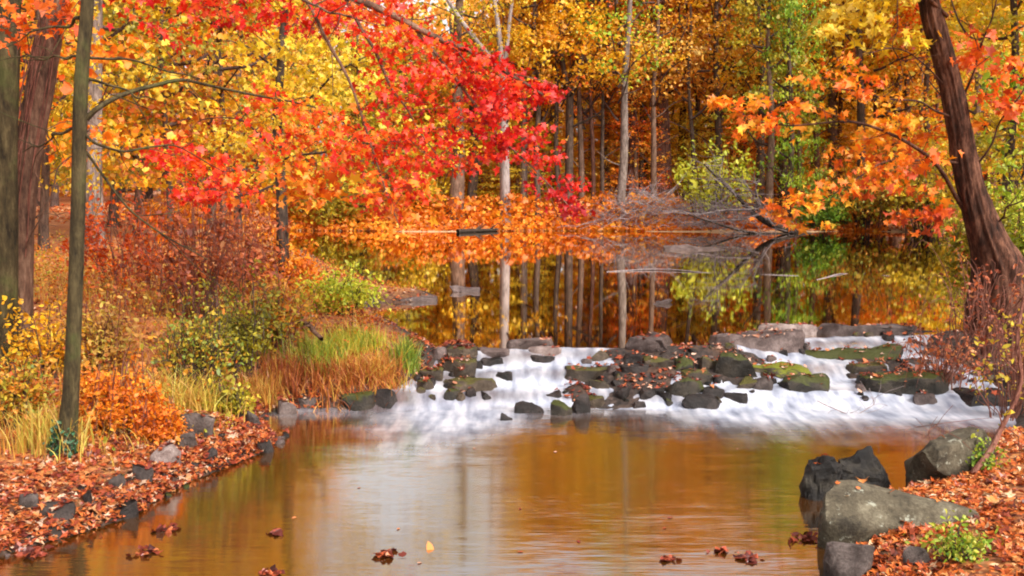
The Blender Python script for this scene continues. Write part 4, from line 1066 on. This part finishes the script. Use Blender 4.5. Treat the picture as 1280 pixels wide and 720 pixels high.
def bush(px, py, w_px, h_px, label, leafm, bark='twig', n=40, per=6, size=.05, tone=.5, arch=.5, shape=OVAL, name='shrub', cat='shrub', Y=None, r=.006, tvar=.18, spread=.05, lean=(0, 0), group=None, up=.4):
    b = hit(px, py) if Y is None else at_y(px, py, Y)
    if Y is not None: b[2] = tz(b[0], b[1])
    D = b[1]; w, h = w_px / F * D, h_px / F * D
    g = np.random.default_rng(int(px * 3 + py * 17)); t = thing(name, b, label, cat, group)
    sb = MB(); nodes = stems_fan(sb, n, w, h, g, r=r, arch=arch, lean=lean); sb.build('stems', [BK[bark]], t, smooth=True)
    if per:
        fb = MB(); P_ = np.repeat(nodes[g.random(len(nodes)) < .78], per, 0); P_ = P_ + g.normal(0, spread, P_.shape)
        keep = P_[:, 2] > .03; P_ = P_[keep]
        tn = np.clip(tone + .5 * (fbm(P_[:, 0] * 3 / max(w, .3) + px, P_[:, 2] * 3 / max(h, .3), 44) - .5) + g.normal(0, tvar, len(P_)), 0, 1)
        leaves(fb, P_, size, tn, shape, up=up, g=g, droop=.2); fb.build('foliage', [LEAFM[leafm]], t)
    return t

bush(250, 400, 200, 150, 'tangled red-brown bramble arching over the left bank', 'rust', 'redtwig', n=90, per=4, size=.06, tone=.5, arch=.7, name='bramble', cat='bramble')
bush(165, 372, 170, 120, 'orange-leaved bramble behind the slim olive-barked maple', 'orange', 'redtwig', n=60, per=6, size=.06, tone=.3, arch=.6, name='bramble', cat='bramble')
bush(310, 372, 120, 120, 'thin red bramble drooping towards the left pond shore', 'rust', 'redtwig', n=60, per=4, size=.06, tone=.65, arch=.8, name='bramble', cat='bramble')
bush(360, 372, 90, 55, 'orange bush at the left pond shore', 'fern', 'twig', n=60, per=7, size=.07, tone=.5, arch=.4)
bush(425, 392, 120, 50, 'yellow-green low bush overhanging the left pond shore', 'lime', 'twig', n=70, per=6, size=.05, tone=.85, arch=.7)
bush(300, 470, 120, 110, 'olive-green leafy shrub in the middle of the left bank', 'olive', 'twig', n=60, per=7, size=.045, tone=.35, arch=.4)
bush(245, 505, 120, 120, 'yellow-green weedy shrub between orange ferns and olive shrub', 'mixed', 'twig', n=80, per=4, size=.04, tone=.78, arch=.4)
bush(348, 440, 90, 90, 'pale yellow-leaved sprawling shrub above the left waterline', 'mixed', 'redtwig', n=50, per=5, size=.045, tone=.55, arch=.6)
bush(292, 520, 60, 45, 'small fresh green weed at the spit above the waterline', 'olive', 'twig', n=34, per=5, size=.04, tone=.5, arch=.6, name='weed', cat='weed')
bush(148, 540, 130, 85, 'bright orange fern clump right of the slim olive-barked maple', 'fern', 'redtwig', n=90, per=10, size=.035, tone=.55, arch=.9, name='fern', cat='fern', spread=.03)
bush(200, 555, 70, 50, 'smaller orange fern clump just above the bank stones', 'fern', 'redtwig', n=50, per=9, size=.033, tone=.4, arch=.9, name='fern', cat='fern', spread=.03)
bush(20, 535, 90, 80, 'yellow-green weeds at the left edge by the mossy trunk', 'mixed', 'twig', n=60, per=6, size=.04, tone=.6, arch=.5, name='weed', cat='weed')
bush(60, 470, 110, 80, 'yellow-leaved brushy sapling between the left trunks', 'gold', 'twig', n=44, per=5, size=.05, tone=.55, arch=.4, name='shrub')
bush(130, 470, 110, 90, 'straw-coloured brush behind the orange ferns', 'straw', 'redtwig', n=70, per=5, size=.045, tone=.6, arch=.6)
# far shore shrubs
bush(890, 268, 120, 85, 'yellow-green shrub behind the fallen grey tree', 'lime', 'twig', n=50, per=6, size=.17, tone=.92, arch=.3, Y=40, r=.02, spread=.18)
def brush(px, Y, w, h, n, label):
    n = int(n * .7)
    b = at_y(px, 270, Y); b[2] = tz(b[0], b[1]); g = np.random.default_rng(px); mb = MB()
    for k in range(n):
        a = np.array([g.normal(0, w * .24), g.normal(0, w * .10), 0.0]); top = h * math.exp(-(a[0] / (w * .38)) ** 2)
        a[2] = g.uniform(0, .8) * top; L = g.uniform(.4, 1.5); el = g.normal(.15, .4); az = g.choice([0, math.pi]) + g.normal(0, .6)
        e = a + L * np.array([math.cos(az) * math.cos(el), math.sin(az) * math.cos(el), math.sin(el)]); e[2] = max(e[2], .02)
        m = (a + e) / 2 + np.array([g.normal(0, .08), 0, .12 * L])
        p = wob([a, m, e], 8, .05, g); tube(mb, p, np.linspace(g.uniform(.008, .018), .004, 8), 3)
        for _ in range(3):
            i = g.integers(2, 7); f = p[i] + g.normal(0, .16, 3) + np.array([0, 0, .06]); tube(mb, np.array([p[i], (p[i] + f) / 2 + g.normal(0, .02, 3), f]), np.array([.007, .005, .003]), 3)
    o = mb.build('brush', [BK['greytwig']], loc=b); tag(o, label, 'brush')
brush(812, 39.4, 5.0, 1.7, 420, 'bare grey brush mound on the far shore left of the fallen tree')
brush(905, 38.6, 3.4, 1.3, 200, 'bare grey brush tangled around the fallen tree')
bush(1080, 285, 150, 75, 'rust and olive shrub on the far shore right of the fallen tree', 'mixed', 'twig', n=70, per=8, size=.15, tone=.6, Y=39.5, r=.02, spread=.2)
bush(1160, 288, 110, 85, 'yellow-green shrub on the far shore by the leaning trunk', 'olive', 'twig', n=60, per=8, size=.15, tone=.8, Y=38, r=.02, spread=.2)
bush(1022, 285, 80, 45, 'green low shrub beside the fallen tree root', 'green', 'twig', n=50, per=8, size=.13, tone=.6, Y=38.9, r=.02, spread=.15)
bush(1240, 300, 120, 90, 'olive bush on the right shore seen past the leaning trunk', 'olive', 'twig', n=70, per=8, size=.11, tone=.6, Y=24, r=.014, spread=.15)
bush(1310, 300, 140, 110, 'lime bush on the right shore at the picture edge', 'lime', 'twig', n=70, per=8, size=.1, tone=.7, Y=22, r=.014, spread=.15)
bush(420, 288, 120, 50, 'olive-yellow bush at the left end of the far shore', 'olive', 'twig', n=60, per=8, size=.15, tone=.7, Y=40.5, r=.02, spread=.2)
bush(530, 284, 90, 70, 'yellow bush on the far shore under the red leaves', 'yellow', 'twig', n=60, per=8, size=.15, tone=.4, Y=42, r=.02, spread=.2)
# right bank brambles
bush(1235, 430, 190, 120, 'red-brown tangled bramble over the rocks at right', 'rust', 'redtwig', n=62, per=1, size=.05, tone=.5, arch=.9, name='bramble', cat='bramble', Y=10.8)
bush(1180, 470, 170, 75, 'low bramble with dead leaves on the right rock ledges', 'rust', 'redtwig', n=60, per=1, size=.045, tone=.55, arch=.95, name='bramble', cat='bramble', Y=10.2)
bush(1268, 500, 110, 150, 'twiggy yellow-leaved bush at the right picture edge', 'olive', 'redtwig', n=44, per=1, size=.05, tone=.9, arch=.6, Y=9.3)
bush(1232, 590, 34, 40, 'small green sprouts in front of the mossy boulder', 'green', 'twig', n=14, per=5, size=.03, tone=.8, name='weed', cat='weed')
bush(1195, 700, 80, 34, 'tuft of green weeds in the right leaf litter', 'green', 'twig', n=30, per=4, size=.03, tone=.85, name='weed', cat='weed', arch=.7)

def grass(px, py, w_px, h_px, label, mat, n=500, tone=.5, name='grass_tussock', cat='grass', Y=None, arch=.6, bw=.006, sx=.24):
    b = hit(px, py) if Y is None else at_y(px, py, Y)
    D = b[1]; w, h = w_px / F * D, h_px / F * D; g = np.random.default_rng(int(px + py * 7))
    if Y is not None: b[2] = tz(b[0], b[1])
    mb = MB(); bx, by = g.normal(0, w * sx, n), g.normal(0, w * sx * .6, n)
    a = g.uniform(0, 6.28, n); L = h * g.uniform(.55, 1.15, n); out = g.uniform(.1, 1, n) * arch * L
    zt = terrain(bx + b[0], by + b[1]) - b[2]
    K = 5; u = np.linspace(0, 1, K)
    cx = bx[:, None] + (np.cos(a) * out)[:, None] * u ** 2; cy = by[:, None] + (np.sin(a) * out)[:, None] * u ** 2
    cz = zt[:, None] + L[:, None] * (u - .35 * (out / L)[:, None] * u ** 3) - .01
    wd = bw * (1 - u * .85)[None, :] * g.uniform(.6, 1.3, n)[:, None]
    th = g.uniform(0, 6.28, n)
    dx, dy = np.cos(th)[:, None] * wd, np.sin(th)[:, None] * wd
    V = np.stack([np.stack([cx - dx, cy - dy, cz], -1), np.stack([cx + dx, cy + dy, cz], -1)], 2)
    i = np.arange(n)[:, None] * K * 2; j = np.arange(K - 1)[None, :] * 2
    f = np.stack([i + j, i + j + 1, i + j + 3, i + j + 2], -1).reshape(-1, 4)
    tn = np.clip(tone + g.normal(0, .28, n), 0, 1)
    tn = np.repeat(tn, K * 2)
    mb.add(V.reshape(-1, 3), f, tn); o = mb.build(name, [LEAFM[mat]], loc=b); tag(o, label, cat); return o

grass(392, 462, 80, 44, 'green-topped grass tussock left of the red-brown grass', 'greengrass', 600, .55, arch=.9)
grass(430, 478, 100, 31, 'broad red-brown dead grass clump at the left waterline', 'redgrass', 800, .45, arch=1.0)
grass(475, 474, 70, 34, 'orange-brown grass clump in front of the stones', 'redgrass', 600, .7, arch=1.0)
grass(508, 458, 44, 38, 'fresh green grass tuft beside the purplish boulder', 'greengrass', 380, .45, sx=.16)
grass(440, 434, 110, 22, 'yellow-green grass fringe behind the red-brown clump', 'greengrass', 800, .8, sx=.18)
grass(360, 478, 90, 40, 'rusty dead grass under the pale yellow sprawling shrub', 'redgrass', 600, .3)
grass(330, 498, 60, 32, 'straw grass at the shore beneath the olive shrub', 'straw', 500, .4)
grass(225, 515, 130, 62, 'tall straw-yellow grass among the weedy shrubs', 'straw', 450, .8, arch=.9)
grass(60, 560, 100, 60, 'yellow-green grass left of the slim maple foot', 'straw', 500, .85)
grass(1072, 668, 24, 26, 'small straw tuft growing on the large pale boulder edge', 'straw', 60, .8, Y=5.9)
grass(1215, 690, 90, 26, 'sparse green grass blades in the right leaf litter', 'greengrass', 90, .6, sx=.13)

# far shore undergrowth: orange ground cover reading as one mass
mb = MB(); gg = np.random.default_rng(8); n = 30000
x = gg.uniform(-14, 14, n); y = 38.6 + gg.uniform(0, 1, n) ** 1.4 * 11; s = shore_sd(x, y); z = terrain(x, y)
hgt = (.40 + 1.15 * fbm(x * .5, y * .5, 66)) * sstep(.1, 1.6, s) * (1 - .5 * sstep(6.0, 8.5, x))
ok = s > .15
pos = np.stack([x, y, z + hgt * gg.uniform(.05, 1, n)], 1)[ok]
tn = np.clip(.45 + (fbm(x * .4, y * .4, 68) - .5) * 1.0 + gg.normal(0, .16, n), 0, 1)[ok]
leaves(mb, pos, .15, tn, CLUMP, up=.4, g=gg)
tag(mb.build('undergrowth', [LEAFM['fern']]), 'orange undergrowth spread along the far shore', 'undergrowth', kind='stuff')
# left bank ground cover
mb = MB(); n = 52000
x = gg.uniform(-9, -1.0, n); y = gg.uniform(7.3, 20, n); s = shore_sd(x, y); z = terrain(x, y)
cover = fbm(x * .8, y * .8, 77)
ok = (s > .30) & (gg.uniform(0, 1, n) < sstep(.30, .58, cover))
pos = np.stack([x, y, z + gg.uniform(.02, 1, n) ** 1.3 * (.06 + .62 * cover * sstep(.3, 1.2, s))], 1)[ok]
leaves(mb, pos, .036, np.clip(fbm(x * .7, y * .7, 79) * 1.2 - .1 + gg.normal(0, .15, n), 0, 1)[ok], OVAL, up=.4, g=gg)
tag(mb.build('undergrowth', [LEAFM['mixed']]), 'mixed rust and olive ground cover over the left bank', 'undergrowth', kind='stuff')

# wispy dead grass and stems through the left bank
mb = MB(); n = 7000; K = 5
x = gg.uniform(-6.5, -1.0, n); y = gg.uniform(6.9, 15, n); s_d = shore_sd(x, y); ok = (s_d > .22) & (fbm(x * .9, y * .9, 83) > .40); x, y = x[ok], y[ok]; n = len(x)
a = gg.uniform(0, 6.28, n); L = gg.uniform(.12, .55, n) * sstep(.1, .8, s_d[ok]); u = np.linspace(0, 1, K); bend = gg.uniform(.1, .9, n) * L
cx = x[:, None] + (np.cos(a) * bend)[:, None] * u ** 2; cyy = y[:, None] + (np.sin(a) * bend)[:, None] * u ** 2; cz = terrain(x, y)[:, None] + L[:, None] * (u - .3 * u ** 3)
wd = .0035 * (1 - .8 * u)[None, :] * gg.uniform(.6, 1.4, n)[:, None]; th = gg.uniform(0, 6.28, n)
V = np.stack([np.stack([cx - np.cos(th)[:, None] * wd, cyy - np.sin(th)[:, None] * wd, cz], -1), np.stack([cx + np.cos(th)[:, None] * wd, cyy + np.sin(th)[:, None] * wd, cz], -1)], 2)
ii = np.arange(n)[:, None] * K * 2; jj = np.arange(K - 1)[None, :] * 2
mb.add(V.reshape(-1, 3), np.stack([ii + jj, ii + jj + 1, ii + jj + 3, ii + jj + 2], -1).reshape(-1, 4), np.repeat(np.clip(gg.normal(.55, .3, n), 0, 1), K * 2))
tag(mb.build('grass', [LEAFM['straw']]), 'wispy straw-coloured grass growing through the left bank', 'grass', kind='stuff')

# ------------------------------------------------------------------ fallen tree, logs, sticks
def limb_path(mb, pts, Y, r0, r1, g, n=16, mat=0, amp=.05):
    p = wob(path_px(pts, Y), n, amp, g); tube(mb, p, np.linspace(r0, r1, n), 7, mat, .05, 2); return p
fb = at_y(1006, 296, 37.2); fb[2] = 0.0
ft = thing('fallen_tree', fb, 'fallen bare grey tree leaning out of the water on the far shore', 'fallen tree')
g = np.random.default_rng(4); nodes = []
tb = MB(); q = limb_path(tb, [(1035, 298), (1006, 295), (968, 280), (935, 258), (910, 236), (880, 205)], 37.2, .17, .025, g); tb.v = [v - fb for v in tb.v]; tb.build('trunk', [BK['dark']], ft, smooth=True); nodes += list(q[4:])
for pts, r in [([(985, 294), (945, 290), (900, 282), (850, 263)], .07), ([(968, 282), (950, 262), (945, 240), (950, 225)], .04), ([(940, 262), (900, 262), (860, 268)], .05), ([(920, 246), (905, 222), (905, 195)], .035),
               ([(990, 298), (950, 302), (922, 310)], .06), ([(1000, 299), (965, 308), (930, 326)], .07), ([(950, 268), (925, 275), (880, 275)], .04), ([(958, 275), (935, 240), (928, 220)], .03)]:
    b_ = MB(); q = limb_path(b_, pts, 37.0, r, .012, g, amp=.08); b_.v = [v - fb for v in b_.v]; b_.build('branch', [BK['dark' if r > .055 else 'greytwig']], ft, smooth=True); nodes += list(q[2:])
tw = MB()
for k in range(190):
    a = nodes[g.integers(len(nodes))]; e = a + np.array([g.normal(-.5, .5), g.normal(0, .4), abs(g.normal(0, .45)) * (1 if g.random() < .6 else -.5)])
    e[2] = max(e[2], .02); tube(tw, wob([a, (a + e) / 2 + g.normal(0, .08, 3), e], 6, .05, g) - fb, np.linspace(.016, .006, 6), 3)
tw.build('twigs', [BK['greytwig']], ft)

def log(pts, z, r0, r1, label, bark, name='log', cat='log', n=14):
    P_ = np.array([at_z(a, b, z) for a, b in pts]); base = P_[0]; mb = MB(); g = np.random.default_rng(int(pts[0][0]))
    p = wob(P_, n, .02, g) - base; p[:, 2] += 0
    tube(mb, p, np.linspace(r0, r1, n), 8, 0, .08, 3)
    for k in range(3):
        i = g.integers(3, n - 2); e = p[i] + np.array([g.normal(0, .3), g.normal(0, .3), g.uniform(.05, .3)]) * (r0 * 12)
        tube(mb, wob([p[i], (p[i] + e) / 2, e], 5, .01, g), np.linspace(r0 * .4, r0 * .12, 5), 5)
    o = mb.build(name, [BK[bark]], loc=base, smooth=True); tag(o, label, cat); return o
log([(758, 340), (820, 338), (880, 341), (940, 343), (998, 345)], -.003, .016, .010, 'long pale pole floating across the pond', 'greytwig')
log([(572, 289), (600, 288), (622, 287)], .06, .10, .06, 'dark log lying on the far shoreline below the orange undergrowth', 'dark')
log([(1020, 350), (1060, 342), (1112, 345)], -.002, .016, .008, 'pale driftwood stick floating right of the long pole', 'greytwig', name='stick', cat='stick')
log([(372, 402), (388, 412), (402, 424)], .30, .028, .02, 'short pinkish-brown log among the grasses on the left bank', 'brown')

def stick_up(name, pts, Y, r0, r1, bark, label, cat, leaf=None):
    p = path_px(pts, Y); base = p[0].copy(); g = np.random.default_rng(int(pts[0][0] * 3)); n = 18
    q = wob(p, n, .015, g) - base; t = thing(name, base, label, cat); mb = MB(); tube(mb, q, np.linspace(r0, r1, n), 8, 0, .08, 4); nodes = list(q[4:])
    for k in range(5, n, 2):
        for _ in range(2):
            e = q[k] + g.normal(0, .13, 3) + np.array([0, 0, .05]); tw_ = wob([q[k], (q[k] + e) / 2 + g.normal(0, .02, 3), e], 5, .01, g)
            tube(mb, tw_, np.linspace(r1 * .7, .0015, 5), 4); nodes.append(e)
    mb.build('stem', [BK[bark]], t, smooth=True)
    if leaf:
        fb_ = MB(); cs = np.array(nodes); cs = cs[g.integers(0, len(cs), 26)]; leaves(fb_, cs + g.normal(0, .03, cs.shape), .05, np.clip(g.normal(.75, .2, len(cs)), 0, 1), OVAL, g=g); fb_.build('foliage', [LEAFM[leaf]], t)
    return t
stick_up('sapling', [(1208, 602), (1222, 580), (1245, 550), (1262, 515), (1274, 470), (1272, 420), (1280, 370)], [6.9, 6.9, 6.95, 7.0, 7.05, 7.1, 7.2], .022, .010, 'redtwig', 'crooked reddish sapling stem leaning across the mossy boulder at right', 'sapling', 'olive')
stick_up('sapling', [(1178, 600), (1170, 570), (1163, 545), (1172, 530)], 7.0, .007, .003, 'redtwig', 'thin bare reddish twig standing left of the crooked sapling', 'sapling')
stick_up('twig', [(1022, 501), (1042, 512), (1070, 520), (1088, 508), (1092, 498)], 9.5, .006, .003, 'greytwig', 'thin bare twig trailing over the white water at right', 'twig')

# ------------------------------------------------------------------ leaf clumps afloat
for (px, py, w_px, lab) in [(210, 662, 34, 'clump of red leaves afloat near the left bank'), (186, 692, 42, 'pinkish leaf raft afloat at lower left'), (38, 693, 50, 'pinkish leaf raft in the bottom left corner'),
                            (342, 667, 22, 'small dark leaf tuft afloat left of the white reflection'), (482, 694, 36, 'rusty leaf clump on a stone at bottom centre'), (538, 688, 12, 'single curled orange leaf afloat at bottom centre'),
                            (340, 717, 26, 'orange leaf clump at the bottom edge'), (834, 700, 24, 'small red leaf clump at bottom right of centre'), (936, 699, 38, 'dark red leaf heap on a stone at bottom right'),
                            (902, 690, 24, 'pale and red leaf clump just left of the dark red heap'), (1010, 674, 48, 'leaf-covered twig raft by the large pale boulder'), (312, 540, 12, 'pale leaf afloat right of the left spit'),
                            (1198, 536, 12, 'bright orange leaf afloat under the right bramble')]:
    p = at_z(px, py, POOL); w = w_px / F * p[1]; g = np.random.default_rng(px); mb = MB(); n = 1 if w_px <= 12 else int(6 + w_px * .45)
    pos = np.stack([g.normal(0, w * .24, n), g.normal(0, w * .22, n), g.uniform(.004, .006 + .05 * w, n)], 1)
    leaves(mb, pos, .042 if n > 1 else .05, np.clip(g.normal(.35 if n > 1 else .7, .22, n), 0, 1), CLUMP if n > 1 else OVAL, up=1.2, g=g, curl=.8)
    if n > 8: mb2 = rock_mesh('stone', (w * .6, w * .4, .03), px, RK['wet'], cuts=2, flat=.3)
    o = mb.build('leaf_clump' if n > 1 else 'leaf', [LEAFM['litter_dark' if n > 1 else 'litter_bright']], loc=p); tag(o, lab, 'leaf clump' if n > 1 else 'leaf')

for k in range(16):
    px, py = G.uniform(120, 1000), G.uniform(560, 716); p = at_z(px, py, POOL)
    if shore_sd(np.array([p[0]]), np.array([p[1]]))[0] > -.15: continue
    mb = MB(); leaves(mb, np.array([[0, 0, .004]]), .036, G.uniform(.2, .9), OVAL, up=6, g=G, curl=.3)
    o = mb.build('leaf', [LEAFM['litter_dark']], loc=p); tag(o, 'single small fallen leaf drifting flat on the brown pool', 'leaf', 'single leaves drifting on the pool')

# ------------------------------------------------------------------ camera, light, world
cam = bpy.data.cameras.new('camera'); co = bpy.data.objects.new('camera', cam); COL.objects.link(co)
co.location = (0, 0, CAMZ); co.rotation_euler = (math.radians(90) - PITCH, 0, 0)
cam.sensor_fit = 'HORIZONTAL'; cam.sensor_width = 36; cam.lens = 36 * F / 1280; cam.clip_end = 1000; cam.clip_start = .05
scene.camera = co

SUN_EL, SUN_AZ = 42, 140       # azimuth clockwise from +Y; a soft sun behind the camera to the right
w = bpy.data.worlds.new('World'); scene.world = w; w.use_nodes = True; nt = w.node_tree
for n_ in list(nt.nodes): nt.nodes.remove(n_)
sky = nd(nt, 'ShaderNodeTexSky', sky_type='NISHITA', sun_disc=False)
sky.sun_elevation = math.radians(SUN_EL); sky.sun_rotation = math.radians(SUN_AZ); sky.dust_density = 4; sky.air_density = 1; sky.ozone_density = 1
hs = nd(nt, 'ShaderNodeHueSaturation', {'Color': sky.outputs[0], 'Saturation': .22})
bg = nd(nt, 'ShaderNodeBackground', {'Color': hs.outputs[0], 'Strength': .15}); wo = nd(nt, 'ShaderNodeOutputWorld', {0: bg.outputs[0]})
sl = bpy.data.lights.new('sun', 'SUN'); sl.energy = 2.0; sl.angle = math.radians(12); sl.color = (1, .95, .87)
so = bpy.data.objects.new('sun', sl); COL.objects.link(so)
az, el = math.radians(SUN_AZ), math.radians(SUN_EL)
dv = Vector((math.sin(az) * math.cos(el), math.cos(az) * math.cos(el), math.sin(el)))
so.rotation_euler = dv.to_track_quat('Z', 'Y').to_euler()

vs = scene.view_settings; vs.view_transform = 'Standard'; vs.look = 'None'; vs.gamma = 1; vs.exposure = .95; vs.use_curve_mapping = False
scene.render.engine = 'CYCLES'; cy = scene.cycles
cy.max_bounces = 8; cy.diffuse_bounces = 4; cy.glossy_bounces = 3; cy.transmission_bounces = 4; cy.transparent_max_bounces = 4
cy.use_denoising = True; cy.filter_width = 2.0; cy.sample_clamp_indirect = 6; cy.caustics_reflective = False; cy.caustics_refractive = False
